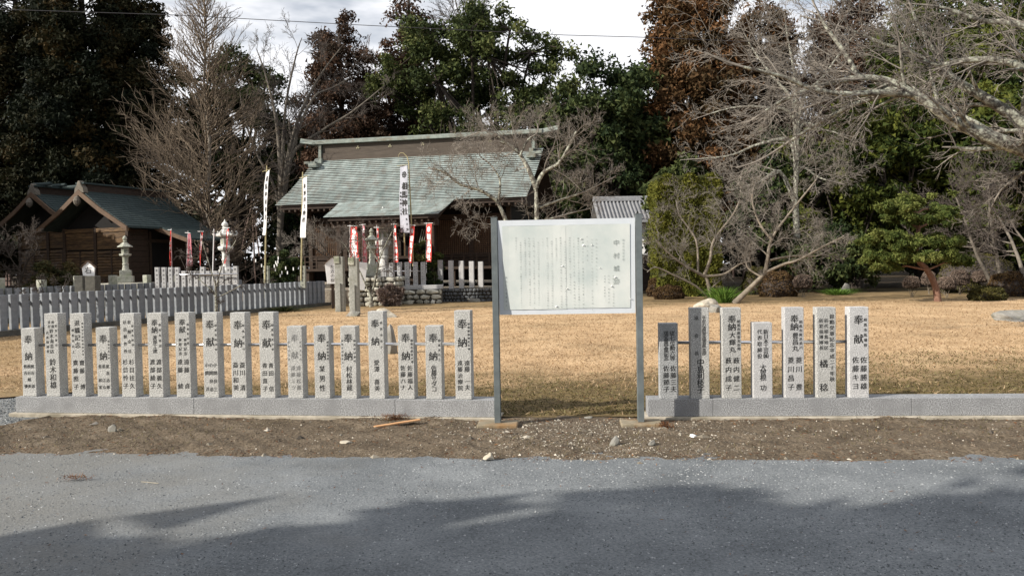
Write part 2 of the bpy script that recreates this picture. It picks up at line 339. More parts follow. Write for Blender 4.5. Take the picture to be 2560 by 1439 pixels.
# ------------------------------------------------------------------ vegetation helpers
def leaves(name, C, R, n, size, m, parent=None, seed=0, shell=.55, kind=None, droop=0, elong=1.0, tbase=None, tint_w=.55):
    r = np.random.default_rng(seed); C = np.asarray(C, float); R = np.asarray(R, float)
    if R.ndim == 1: R = np.stack([R, R, R * .75], 1)
    K = len(C); vol = (R.prod(1)) ** (2 / 3); back = np.clip(1.0 - .75 * (C[:, 1] > .35 * np.abs(C[:, 1]).max()), .25, 1) * np.where(C[:, 2] > 19.5, .35, 1); cnt = np.maximum(4, (n * vol / vol.mean() * (back if parent is not None and K > 40 else 1)).astype(int)); idx = np.repeat(np.arange(K), cnt); T = len(idx)
    d = r.normal(size=(T, 3)); d /= np.linalg.norm(d, axis=1)[:, None]
    rad = shell + (1 - shell) * r.random(T) ** .7; rad *= 1 + .22 * r.normal(size=T)
    P = C[idx] + d * R[idx] * rad[:, None]; P[:, 2] -= droop * r.random(T)
    a = r.normal(size=(T, 3)); a /= np.linalg.norm(a, axis=1)[:, None]
    b = np.cross(a, r.normal(size=(T, 3))); b /= np.linalg.norm(b, axis=1)[:, None]
    s = (size * (.6 + .8 * r.random(T)))[:, None]
    V = np.stack([P + a * s * elong, P - a * s * .5 * elong + b * s * .6, P - a * s * .5 * elong - b * s * .6], 1).reshape(-1, 3)
    ct = r.random(K) if tbase is None else np.asarray(tbase)
    t = np.clip(ct[idx] * tint_w + r.random(T) * (1 - tint_w), 0, 1)
    return mesh_np(name, V, np.arange(3 * T).reshape(-1, 3), m, parent, tint=np.repeat(t, 3), kind=kind)
def sticks(name, segs, m, parent=None, sides=3, kind=None, smooth=True):
    A = np.array([s[0] for s in segs]); B = np.array([s[1] for s in segs]); r0 = np.array([s[2] for s in segs]); r1 = np.array([s[3] for s in segs])
    d = B - A; L = np.linalg.norm(d, axis=1); L[L < 1e-6] = 1e-6; d /= L[:, None]
    up = np.where(np.abs(d[:, 2:3]) > .9, np.array([[1., 0, 0]]), np.array([[0, 0, 1.]]))
    u = np.cross(d, up); u /= np.linalg.norm(u, axis=1)[:, None]; v = np.cross(d, u)
    A = A - d * (r0 * .3)[:, None]; B = B + d * (r1 * .3)[:, None]
    th = np.arange(sides) * 2 * np.pi / sides
    off = u[:, None, :] * np.cos(th)[None, :, None] + v[:, None, :] * np.sin(th)[None, :, None]
    V = np.concatenate([A[:, None] + off * r0[:, None, None], B[:, None] + off * r1[:, None, None]], 1).reshape(-1, 3)
    j = np.arange(sides); q = np.stack([j, (j + 1) % sides, (j + 1) % sides + sides, j + sides], 1)
    Fc = (q[None] + (np.arange(len(segs)) * 2 * sides)[:, None, None]).reshape(-1, 4)
    return mesh_np(name, V, Fc, m, parent, smooth=smooth, kind=kind)
def perp(rng, d):
    v = Vector((rng.gauss(0, 1), rng.gauss(0, 1), rng.gauss(0, 1))); v -= d * v.dot(d)
    return v.normalized() if v.length > 1e-4 else Vector((1, 0, 0))
def grow(rng, segs, p, d, L, r, lv, cfg):
    c = cfg[min(lv, len(cfg) - 1)]; n = c['n']; last = lv >= len(cfg) - 1
    d = d.normalized(); nodes = []
    for i in range(n):
        d = (d + perp(rng, d) * c['wig'] + Vector((0, 0, c.get('up', 0)))).normalized()
        q = p + d * (L / n); ra = r * (1 - .75 * i / n); rb = r * (1 - .75 * (i + 1) / n)
        segs.append((tuple(p), tuple(q), ra, rb, lv)); nodes.append((p, q, d, ra)); p = q
    if last: return
    k = c['kids']
    for j in range(k):
        t = c.get('start', .25) + (1 - c.get('start', .25)) * (j + rng.random() * .8) / k
        i = min(n - 1, int(t * n)); a, b, dd, rr = nodes[i]; f = t * n - i
        q = a.lerp(b, min(1, f)); ang = math.radians(c['ang'] * (.7 + .6 * rng.random()))
        nd = dd * math.cos(ang) + perp(rng, dd) * math.sin(ang)
        if c.get('flat'): nd.z *= c['flat']
        ll = L * c['lr'] * (.65 + .6 * rng.random()) * (1 - c.get('tap', .35) * t)
        grow(rng, segs, q, nd, ll, max(rr * c['rr'], cfg[-1]['rmin']), lv + 1, cfg)
def path_limb(rng, segs, pts, r0, r1, kids, L, cfg, lv=1, ang=50, start=.1, flat=1):
    P = [Vector(p) for p in pts]; Q = []
    for i in range(len(P) - 1):          # smooth the polyline
        p0 = P[max(0, i - 1)]; p1 = P[i]; p2 = P[i + 1]; p3 = P[min(len(P) - 1, i + 2)]
        for k in range(4):
            t = k / 4; Q.append(.5 * ((2 * p1) + (p2 - p0) * t + (2 * p0 - 5 * p1 + 4 * p2 - p3) * t * t + (3 * p1 - p0 - 3 * p2 + p3) * t ** 3))
    Q.append(P[-1]); n = len(Q) - 1
    for i in range(n):
        segs.append((tuple(Q[i]), tuple(Q[i + 1]), r0 + (r1 - r0) * i / n, r0 + (r1 - r0) * (i + 1) / n, 0))
    for j in range(kids):
        t = start + (1 - start) * (j + rng.random()) / kids; i = min(n - 1, int(t * n)); d = (Q[i + 1] - Q[i]).normalized()
        a = math.radians(ang * (.6 + .7 * rng.random())); nd = d * math.cos(a) + perp(rng, d) * math.sin(a); nd.z *= flat
        rr = (r0 + (r1 - r0) * t) * .45
        grow(rng, segs, Q[i], nd, L * (.6 + .7 * rng.random()) * (1 - .3 * t), max(rr, .008), lv, cfg)
def wood_parts(segs, root, bark, twig, thick=.03):
    A = [s for s in segs if s[2] >= thick]; B = [s for s in segs if s[2] < thick]
    if A: sticks('trunk', A, bark, root, 8)
    if B: sticks('crown', B, twig, root, 3)

# ================================================================== THE SETTING
def wob(x, y, s=1.0, ph=0.0):
    return (np.sin(x * 1.7 * s + 1.3 * y * s + ph) + np.sin(2.9 * y * s - .8 * x * s + 2 * ph) + np.sin(4.7 * x * s + 3.9 * y * s + ph * 3) * .6 + np.sin(7.3 * x * s - 6.1 * y * s) * .4) / 3
def sheet(name, X, Yf, Zf, m, kind='structure'):
    nx = len(X); ny = 2 + 0
    rows = Yf(X)                                     # (ny, nx)
    ny = rows.shape[0]; XX = np.broadcast_to(X, rows.shape); ZZ = Zf(XX, rows)
    V = np.stack([XX, rows, ZZ], 2).reshape(-1, 3); i = np.arange(nx - 1)[None] + (np.arange(ny - 1) * nx)[:, None]
    Fc = np.stack([i, i + 1, i + 1 + nx, i + nx], 2).reshape(-1, 4)
    return mesh_np(name, V, Fc, m, smooth=True, kind=kind)
LA = gnd(40, 1037); LB = gnd(1237, 1050); RA = gnd(1620, 1048); RB = gnd(2560, 1045); RB = RA + (RB - RA) * 1.35
def curby(x):
    xs = [LA.x, LB.x, RA.x, RB.x]; ys = [LA.y, LB.y, RA.y, RB.y]; return np.interp(x, xs, ys)
MB().box(-320, 320, -80, 420, -.6, -.04).build('ground', M['forest_floor'], kind='structure')
sheet('gravel_road', np.linspace(-60, 60, 2), lambda X: np.stack([np.full_like(X, -50), np.full_like(X, 10.9)]), lambda x, y: x * 0 - .012, M['road'])
def lawnY(X):
    y0 = np.where(X < -5.55, 10.35 + .25 * np.sin(X * 2), curby(X) + .12); y0 = y0 + .06 * wob(X, X * 0, 2)
    t = np.linspace(0, 1, 140)[:, None] ** 1.8
    return y0[None] * (1 - t) + 41 * t
lawn_z = lambda x, y: .010 + .016 * wob(x, y, .7) + .010 * wob(x, y, 3.1, 1) + .03 * np.clip((y - 26) / 12, 0, 1) - .04 * (np.clip(9.0 - y, 0, 1) * (x < -5.5))
sheet('lawn', np.concatenate([np.linspace(-32, -6, 40), np.linspace(-5.8, 7, 160), np.linspace(7.4, 48, 60)]), lawnY, lawn_z, M['lawn'])
def vergeY(X):
    y0 = np.interp(X, [-6, -4.5, 0, 4, 9], [7.15, 7.0, 6.47, 6.15, 5.9]) + .07 * wob(X, X * 0, 2.4) + .03 * wob(X, X * 0 + 3, 9)
    y1 = np.where(X < -5.15, 7.3 + (X + 5.9) * 2.0, curby(X) + .25)
    t = np.linspace(0, 1, 70)[:, None]; return y0[None] * (1 - t) + np.maximum(y1, y0 + .05)[None] * t
def verge_z(x, y):
    y0 = np.interp(x, [-6, -4.5, 0, 4, 9], [7.15, 7.0, 6.47, 6.15, 5.9]); t = np.clip((y - y0) / .35, 0, 1)
    z = -.022 + t * (.030 + .018 * wob(x, y, 1.6) + .016 * wob(x, y, 5.3, 2) + .010 * wob(x, y, 13, 1))
    z = np.where(t > .97, np.maximum(z, -.006 + .004 * wob(x, y, 9, 1)), z)
    q = np.clip(1 - np.abs(x - .68) / 1.5, 0, 1) * np.clip((y - 7.45) * 3, 0, 1); return z - (z - .004) * np.clip(q * 3, 0, 1) * .8
sheet('verge_soil', np.linspace(-5.9, 8.5, 420), vergeY, verge_z, M['verge'])

# raised shrine ground behind the stone walls
tb = MB(); P = [(-16, 45), (-11.2, 34.0), (-8.4, 33.9), (-4.35, 33.9), (-.2, 34.9), (4.0, 35.3), (5.0, 48), (-14, 56)]
tb.add([(x, y, .02) for x, y in P] + [(x, y, .62) for x, y in P], [tuple(range(8, 16))] + [(i, (i + 1) % 8, (i + 1) % 8 + 8, i + 8) for i in range(8)])
tb.build('shrine_terrace_ground', M['terrace'], kind='structure')

# ------------------------------------------------------------------ loose ground: chippings, pebbles, needles, turf
def scatter(name, P, size, m, seed, flat=.5, sides=4, label=None, tintb=0, cat=None):
    r = np.random.default_rng(seed); T = len(P)
    s = size * (.45 + .9 * r.random(T) ** 2.2 * 1.4)
    base = np.array([[1, 0, 0], [-.5, .87, 0], [-.5, -.87, 0], [0, 0, 1.1]]) if sides == 4 else np.array([[1, 0, 0], [0, 1, 0], [-1, 0, 0], [0, -1, 0], [.1, 0, .9], [0, 0, -.6]])
    Fc = np.array([[0, 1, 3], [1, 2, 3], [2, 0, 3]]) if sides == 4 else np.array([[0, 1, 4], [1, 2, 4], [2, 3, 4], [3, 0, 4], [1, 0, 5], [2, 1, 5], [3, 2, 5], [0, 3, 5]])
    k = len(base); an = r.random(T) * 6.28; c = np.cos(an); sn = np.sin(an)
    B = base[None] * (1 + .35 * r.normal(size=(T, k, 1))); sx = (.7 + .6 * r.random(T))[:, None]
    x = B[..., 0] * sx; y = B[..., 1] / sx
    V = np.stack([(x * c[:, None] - y * sn[:, None]) * s[:, None], (x * sn[:, None] + y * c[:, None]) * s[:, None], B[..., 2] * s[:, None] * flat], 2) + P[:, None]
    t = np.clip(r.random(T) ** 1.5 + tintb, 0, 1)
    o = mesh_np(name, V.reshape(-1, 3), (Fc[None] + (np.arange(T) * k)[:, None, None]).reshape(-1, 3), m, tint=np.repeat(t, k), kind='stuff')
    if label: tag(o, label, cat)
    return o
rn = np.random.default_rng(5)
def road_pts(n, seed):
    r = np.random.default_rng(seed); y = 3.6 + 4.2 * r.random(n) ** 1.1; x = (r.random(n) - .5) * y * 1.45
    dens = .45 + .55 * (wob(x, y, .8) > -.15) * 1.0; dens = np.where((x < -.8) & (y > 4.5), dens * .45, dens)
    k = (r.random(n) < dens) & (y < np.interp(x, [-6, -4.5, 0, 4, 9], [7.15, 7.0, 6.47, 6.15, 5.9]) + .1)
    return np.stack([x[k], y[k], np.full(k.sum(), -.012)], 1)
scatter('road_gravel', road_pts(80000, 1), .0052, M['road_chip'], 2, flat=.55, label='grey crushed stone chippings loose on the road', cat='gravel')
r = np.random.default_rng(8); x = -6.9 + 1.6 * r.random(9000); y = 7.3 + 3.3 * r.random(9000); k = (y > 7.3 + (x + 5.9) * 2) & (x < -5.2 + .1 * (y > 9))
scatter('road_gravel', np.stack([x[k], y[k], np.full(k.sum(), -.012)], 1), .011, M['road_chip'], 12, flat=.55, label='pale gravel lying past the outer end of the long curb', cat='gravel')
def verge_pts(n, seed, mask):
    r = np.random.default_rng(seed); x = -5.6 + 13 * r.random(n); yy = vergeY(x); t = r.random(n); y = yy[0] * (1 - t) + (yy[-1] - .2) * t
    k = mask(x, y, t, r); x = x[k]; y = y[k]; return np.stack([x, y, verge_z(x, y)], 1)
scatter('verge_gravel', verge_pts(38000, 3, lambda x, y, t, r: r.random(len(x)) < .06 + .85 * np.exp(-((x - .75) / 1.05) ** 2) * (t < .95)), .008, M['pebble'], 4, flat=.7, label='small pale stones strewn over the brown verge soil', cat='pebbles')
scatter('verge_rubble', verge_pts(420, 13, lambda x, y, t, r: r.random(len(x)) < .3 + .6 * np.exp(-((x - .9) / 1.6) ** 2)), .026, M['pebble'], 14, sides=6, flat=.6, label='larger broken stones dotted along the verge', cat='stones')
scatter('soil_clods', verge_pts(14000, 23, lambda x, y, t, r: r.random(len(x)) < .8), .008, mat('soil_clod', [(.05, .038, .027), (.12, .092, .064), (.22, .175, .13)], tint=True), 24, flat=.55, label='dark crumbs of soil covering the verge', cat='soil')
def shard(name, P, L, W, m, seed, label, cat, tintf=None, lay=.35):
    r = np.random.default_rng(seed); T = len(P); an = r.random(T) * 6.28
    d = np.stack([np.cos(an), np.sin(an), lay * (r.random(T) - .2)], 1); e = np.stack([-np.sin(an), np.cos(an), .3 * r.normal(size=T)], 1)
    l = (L * (.5 + r.random(T)))[:, None]; P = P + np.array([0, 0, .006])
    V = np.stack([P - d * l * .5, P + d * l * .5, P + e * W], 1).reshape(-1, 3)
    o = mesh_np(name, V, np.arange(3 * T).reshape(-1, 3), m, tint=np.repeat(r.random(T), 3), kind='stuff'); return tag(o, label, cat)
shard('fallen_leaves', verge_pts(7000, 33, lambda x, y, t, r: (r.random(len(x)) < .25 + .75 * ((t < .14) | (t > .86))) & (wob(x, y, 1.1, 4) > -.35)), .045, .008, M['litter'], 34, 'reddish brown needles and leaf litter along the verge edges', 'leaf litter')
shard('verge_grass', verge_pts(5200, 37, lambda x, y, t, r: (wob(x, y, .9, 5) > .05) & (t > .1)), .05, .004, M['moss_blade'], 38, 'thin dry weed tufts scattered over the verge soil', 'weeds', lay=1.6)
def turf(n, seed, y0, y1, hgt, m, name, label, mask=None):
    r = np.random.default_rng(seed); y = y0 + (y1 - y0) * r.random(n) ** 1.35; x = (r.random(n) - .5) * y * 1.5 + .1
    k = (y > curby(x) + .2) & ((x > -5.6) | (y > 10.5))
    if mask: k &= mask(x, y, r)
    x = x[k]; y = y[k]; T = len(x); P = np.stack([x, y, lawn_z(x, y)], 1); an = r.random(T) * 6.28
    l = (hgt * (.4 + r.random(T)))[:, None]; lean = r.normal(size=(T, 2)) * .9
    tip = P + np.concatenate([lean * l, l * (.35 + .65 * r.random((T, 1)))], 1); e = np.stack([np.cos(an), np.sin(an), an * 0], 1) * (.0016 + .00045 * y)[:, None]
    V = np.stack([P - e, P + e, tip], 1).reshape(-1, 3)
    o = mesh_np(name, V, np.arange(3 * T).reshape(-1, 3), m, tint=np.repeat(r.random(T), 3), kind='stuff'); return tag(o, label, 'grass')
zone = lambda x, y: np.clip((11.9 + np.clip(x - 1.5, 0, 3) * .8 - y) / 2.0 + .95 * wob(x, y, .9, 2), 0, 1)      # 1 = mossy, 0 = straw
turf(150000, 41, 8.3, 30, .045, M['grass_blade'], 'dry_grass', 'short straw coloured winter turf of the open lawn', lambda x, y, r: (r.random(len(x)) > zone(x, y) * .93) & (r.random(len(x)) < np.clip(1.25 - y / 30, .15, 1)))
turf(80000, 42, 8.3, 17.5, .030, M['moss_blade'], 'lawn_weeds', 'low olive weeds and moss behind the granite curbs', lambda x, y, r: r.random(len(x)) < zone(x, y))

def flat_pts(n, seed, x0, x1, y0, y1, zf, mask):
    r = np.random.default_rng(seed); x = x0 + (x1 - x0) * r.random(n); y = y0 + (y1 - y0) * r.random(n); k = mask(x, y); return np.stack([x[k], y[k], zf(x[k], y[k])], 1)
shard('fallen_leaves', flat_pts(2600, 51, -8, 9, 8.4, 24, lawn_z, lambda x, y: y > curby(x) + .3), .05, .016, M['litter'], 52, 'scattered brown leaves lying in the winter turf', 'fallen leaves', lay=.8)
shard('fallen_leaves', flat_pts(420, 53, -4.5, 4.5, 4.0, 6.9, lambda x, y: x * 0 - .01, lambda x, y: wob(x, y, .7, 1) > -.3), .028, .006, M['litter'], 54, 'sparse brown needles and leaf scraps on the gravel road', 'fallen leaves', lay=.5)

# ================================================================== FRONT ROWS OF POSTS
CZ0, CZ1 = .03, .205
def curb_row(A, B, joints, name, label, extra=0):
    d = (B - A); L = d.length; rz = math.atan2(d.y, d.x)
    root = thing(name, label, 'curb', A, rz, 'granite curbs carrying the posts')
    cuts = [0] + [(hitplane(px, 1030, A, Vector((-d.y, d.x, 0))) - A).length for px in joints] + [L]
    for i in range(len(cuts) - 1):
        MB().box(cuts[i] + .0015, cuts[i + 1] - .0015, 0, .25, CZ0, CZ1 + (.001 if i % 2 else 0)).build('granite_block', M['curb_stone'], root, bevel=.004)
    MB().box(-.05, L + .05, -.05, .30, -.05, CZ0 - .001).build('concrete_strip', M['concrete'], root, bevel=.006)
    return root, rz, d.normalized()
_, rzL, dL = curb_row(LA, LB, [485, 988], 'granite_curb', 'long granite curb carrying seventeen posts')
_, rzR, dR = curb_row(RA, RB, [1782, 2280], 'granite_curb', 'granite curb carrying seven posts and running on bare')
nL = Vector((-dL.y, dL.x, 0)); nR = Vector((-dR.y, dR.x, 0))
def bh(a, y0=.165, y1=.41, s=.54, x=.5): return [(a, x, y0, y1, s)]
B2 = '奉納'; B3 = '奉献'
# (bottom x0, x1, top y, words) words: (text, x, first, last, size) as fractions of the face
LEFT = [
 (60, 90, 820, bh(B2) + [('熊谷　滋', .76, .56, .85, .24), ('熊谷晴美', .5, .56, .85, .24), ('熊谷　優', .24, .56, .85, .24)]),
 (116, 152, 783, [('相馬市原町', .84, .15, .38, .15), ('有限', .62, .105, .157, .2), ('会社', .36, .105, .157, .2), ('鈴木海苔店', .5, .21, .455, .27), ('代表取締役', .2, .235, .455, .19), ('鈴木和雄', .52, .585, .86, .46)]),
 (180, 217, 783, [('退職記念', .5, .115, .38, .37), ('相馬地方財務局勤続会', .87, .12, .49, .12), ('相馬市石上', .18, .2, .46, .17), ('齋藤　博', .76, .59, .88, .34), ('齋藤照子', .3, .59, .88, .34)]),
 (246, 278, 818, bh(B2) + [('相馬市西山町', .89, .2, .44, .12), ('星長治郎', .77, .56, .86, .24), ('星　江な', .5, .56, .86, .24), ('星　和宏', .23, .56, .86, .24)]),
 (304, 343, 783, [('相馬市和田', .86, .15, .375, .15), ('有限会社', .64, .105, .45, .24), ('杉目製作所', .34, .105, .45, .24), ('杉目往久', .73, .58, .865, .35), ('杉目怜子', .28, .58, .865, .35)]),
 (372, 411, 782, bh(B2, .115, .2, .42) + [('相馬市程田', .86, .14, .39, .16), ('渡部工建', .5, .29, .45, .28), ('渡部義久', .73, .58, .865, .35), ('渡部綾子', .28, .58, .865, .35)]),
 (441, 480, 781, bh(B3, .115, .2, .42) + [('相馬市中野', .88, .14, .36, .15), ('傘寿記念', .68, .32, .48, .22), ('傘寿記念', .33, .32, .48, .22), ('遠藤　貞', .73, .58, .865, .35), ('遠藤　綾', .28, .58, .865, .35)]),
 (510, 549, 781, bh(B3, .14, .345, .56) + [('相馬市新沼田', .89, .15, .43, .14), ('小関良三', .79, .615, .9, .26), ('小関良治', .5, .615, .9, .26), ('小関　洋', .22, .615, .9, .26)]),
 (579, 619, 781, bh(B2, .145, .355, .56) + [('相馬市松川', .87, .15, .425, .15), ('斎川　清', .74, .615, .88, .36), ('斎川和美', .28, .615, .88, .36)]),
 (650, 691, 780, bh(B3, .145, .355, .58) + [('相馬市北小泉', .89, .15, .43, .15), ('青田　信', .74, .62, .89, .32), ('青田直子', .32, .62, .89, .32)]),
 (723, 757, 815, bh(B3, .165, .40, .46) + [('相馬市中村', .88, .22, .46, .13), ('相馬市小泉', .12, .22, .46, .13), ('遠藤松義', .72, .58, .85, .30), ('遠藤ミツ', .36, .58, .85, .30)]),
 (789, 825, 815, bh(B2) + [('相馬市馬場野', .9, .22, .45, .13), ('某男性', .5, .59, .855, .38)]),
 (856, 891, 815, bh(B2) + [('相馬市川原町', .9, .2, .48, .13), ('相馬石材店主人', .12, .2, .5, .12), ('村松林蔵', .52, .59, .85, .36)]),
 (922, 965, 778, bh(B2, .14, .34, .52, .45) + [('相馬市岩子', .84, .13, .41, .15), ('愛澤　喜美', .5, .585, .88, .34)]),
 (999, 1036, 814, bh(B2, .165, .41, .54, .48) + [('相馬市原釜大津', .87, .2, .49, .15), ('佐藤福人', .72, .575, .84, .32), ('佐藤ハナ', .28, .575, .84, .32)]),
 (1067, 1105, 814, bh(B2, .165, .41, .54, .48) + [('相馬市石上', .87, .2, .46, .15), ('佐藤サダコ', .5, .575, .86, .34)]),
 (1137, 1182, 776, bh(B2, .15, .355, .58, .48) + [('相馬郡新地町谷地', .88, .15, .43, .14), ('遠藤　一夫', .74, .59, .865, .33), ('遠藤治療院', .3, .59, .87, .31)]),
]
RIGHT = [
 (1654, 1693, 808, [('従七位勲六等', .69, .13, .46, .27), ('瑞宝章受章記念', .35, .13, .46, .25), ('佐藤三夫', .72, .595, .87, .31), ('佐藤節子', .34, .595, .87, .31)]),
 (1729, 1773, 769, [('平安の道協会福島県本部', .72, .11, .5, .22), ('協会長', .32, .11, .5, .22), ('中島利枝子', .52, .6, .9, .38)]),
 (1808, 1854, 769, bh(B2, .125, .21, .42) + [('相馬市原釜北谷地', .86, .15, .45, .17), ('大輝丸', .52, .3, .46, .32), ('薮内健二', .72, .58, .88, .32), ('薮内成子', .3, .58, .88, .32)]),
 (1888, 1928, 806, [('新日本工芸㈱', .66, .12, .44, .26), ('代表取締役', .33, .12, .44, .25), ('大曽根　功', .5, .59, .86, .33)]),
 (1963, 2011, 768, bh(B2, .125, .21, .42, .5) + [('相馬市尾浜追川', .83, .16, .44, .17), ('豊昌丸', .54, .31, .45, .32), ('菱川　豊', .72, .58, .875, .33), ('菱川昌子', .3, .58, .875, .33)]),
 (2043, 2091, 768, [('叙勲受章記念平成二十年秋', .78, .1, .79, .24), ('初代相馬地区', .48, .145, .445, .21), ('防犯指導隊長', .22, .145, .445, .21), ('橘　稔', .34, .62, .88, .42)]),
 (2124, 2173, 767, bh(B3, .14, .35, .48, .46) + [('相馬市馬場野', .82, .14, .42, .17), ('佐藤勝雄', .72, .58, .87, .34), ('佐藤キヨ', .3, .58, .87, .34)]),
]
def post_row(rows, A, d, n, rz, by0, by1, rowname, order, mats, long):
    rp = []
    for i, (x0, x1, ty, words) in enumerate(rows):
        f = i / (len(rows) - 1); by = by0 + (by1 - by0) * f; O = A + n * (.04 if long else .018)
        p0 = hitplane(x0, by, O, n); p1 = hitplane(x1, by, O, n); wd = (p1 - p0).length; c = (p0 + p1) / 2
        tx = (x0 + x1) / 2 - (by - ty) * (.036 - .026 * x0 / 2560); zt = hitplane(tx, ty, O, n).z
        tall = zt - CZ1 > .72; wd = (.17 if tall else .15) if long else (.186 if tall else .158)
        k = order(i); hgt = zt - CZ1 - .002
        lab = ('%s granite post with carved black writing, %s from the signboard in the %s row' % ('tall' if tall else 'short', ORD[k], rowname))
        root = thing('granite_post', lab, 'stone post', (c.x, c.y, CZ1 + .0015), rz + random.Random(i).uniform(-.012, .012), 'inscribed granite posts on the curbs')
        b = MB().box(-wd / 2, wd / 2, 0, .135, 0, hgt); b.build('shaft', mats[i] if isinstance(mats, list) else mats, root, bevel=.004)
        it = []
        for tx_, fx, z0, z1, s in words: it += column(tx_, (fx - .5) * wd, hgt * (1 - z0), hgt * (1 - z1), s * wd)
        lettering(it, 'lettering', M['ink_grey'] if (long and i == 10) else M['ink'], root, y=-.0015, off=0 if (long and i == 10) else .03)
        rp.append((c, zt))
    return rp
G_ = M['granite']; GP = M['granite_pale']; GG = M['granite_grey']
post_row(LEFT, LA, dL, nL, rzL, 993, 1005, 'long', lambda i: 17 - i, G_, True)
post_row(RIGHT, RA, dR, nR, rzR, 1002, 999, 'short', lambda i: i + 1, [GG, G_, G_, GP, GP, G_, GP], False)
def rail(A, n, pts, label):
    O = A + n * .11; P = [hitplane(x, y, O, n) for x, y in pts]
    o = MB().tube(P, .0165, 12).build('steel_rail', M['chrome'], smooth=True); tag(o, label, 'handrail', 'steel rails through the posts')
rail(LA, nL, [(62, 862), (640, 861), (1160, 859)], 'polished steel pipe running through the long row of posts')
rail(RA, nR, [(1670, 856), (1900, 855), (2140, 853)], 'polished steel pipe running through the short row of posts')

# ------------------------------------------------------------------ signboard
PA = gnd(1245, 1056, .028); PB = gnd(1602, 1054, .028)
sd = (PB - PA); SL = sd.length; srz = math.atan2(sd.y, sd.x)
sign = thing('signboard', 'white metal notice board between two grey steel posts with faded vertical writing', 'signboard', (PA.x, PA.y, 0), srz)
TI = Matrix.Translation((PA.x, PA.y, 0)) @ Matrix.Rotation(srz, 4, 'Z'); TI_i = TI.inverted()
def spole(x, ztop):
    b = MB(); wx, wy, t = .060, .105, .007      # H-section steel
    b.box(x - wx / 2, x + wx / 2, -wy / 2, -wy / 2 + t, .036, ztop).box(x - wx / 2, x + wx / 2, wy / 2 - t, wy / 2, .036, ztop).box(x - wx / 2 + .004, x - wx / 2 + .004 + t, -wy / 2 + t, wy / 2 - t, .036, ztop)
    o = b.build('post', M['pole_paint'], sign, bevel=.002)
    MB().box(x - wx / 2 - .002, x + wx / 2 + .002, -wy / 2 - .002, wy / 2 + .002, ztop + .001, ztop + .006).build('post_cap', M['pole_paint'], sign)
    MB().box(x - .2, x + .2, -.14, .12, -.06, .035).build('footing', M['footing'], sign, bevel=.012)
spole(0, (TI_i @ hitplane(1237, 545, PA, Vector((-sd.y, sd.x, 0)))).z); spole(SL, (TI_i @ hitplane(1590, 536, PA, Vector((-sd.y, sd.x, 0)))).z)
zt_ = zat(1420, 549, PA.y); zb_ = zat(1420, 784, PA.y); x0_ = .034; x1_ = SL - .036
tilt = .06
def bmap(gx, gz, off=0): return np.stack([gx, -.045 + (zt_ - gz) / (zt_ - zb_) * tilt + off + gx * 0, gz], 1)
def tboard(name, x0, x1, z0, z1, off, th, m, nx=1, nz=1, ripple=0, parent=None):
    X, Z = np.meshgrid(np.linspace(x0, x1, nx + 1), np.linspace(z0, z1, nz + 1)); P = bmap(X.ravel(), Z.ravel(), off)
    if ripple: P[:, 1] -= ripple * (np.sin(X.ravel() * 9 + Z.ravel() * 4) * .5 + .5) * (1 + .6 * np.sin(X.ravel() * 31))
    Q = P.copy(); Q[:, 1] += th; n = len(P); i = (np.arange(nx)[None] + (np.arange(nz) * (nx + 1))[:, None]).ravel()
    f = np.stack([i, i + 1, i + nx + 2, i + nx + 1], 1); V = np.concatenate([P, Q])
    c = [0, nx, (nx + 1) * (nz + 1) - 1, (nx + 1) * nz]
    e = [[c[(j + 1) % 4], c[j], c[j] + n, c[(j + 1) % 4] + n] for j in range(4)]
    return mesh_np(name, V, np.concatenate([f, f[:, ::-1] + n, np.array(e)]), m, parent or sign)
tboard('panel', x0_, x1_, zb_, zt_, 0, .022, M['board'])
sx0 = x0_ + .045; sx1 = x1_ - .05; sz1 = zt_ - .055; sz0 = zb_ + .055; mid = x0_ + (1418 - 1250) / 337 * (x1_ - x0_)
tboard('sheet', sx0, mid - .001, sz0 - .006, sz1, -.004, .0015, M['sheet'], 10, 8, .0018)
tboard('sheet', mid + .001, sx1, sz0, sz1, -.004, .0015, M['sheet'], 10, 8, .0014)
def spx(px): return x0_ + (px - 1252) / 334 * (x1_ - x0_)
def spz(py): return zt_ - (py - 548) / 236 * (zt_ - zb_)
tit = column('中村城跡', spx(1540), spz(608), spz(704), .056)
bod = column('福島県指定史跡', spx(1557), spz(602), spz(650), .019) + column('昭和三十年二月四日指定', spx(1532), spz(690), spz(765), .014) + \
    column('所在地　相馬市中村', spx(1521), spz(690), spz(756), .014) + column('管理者　相馬神社', spx(1511), spz(690), spz(740), .014)
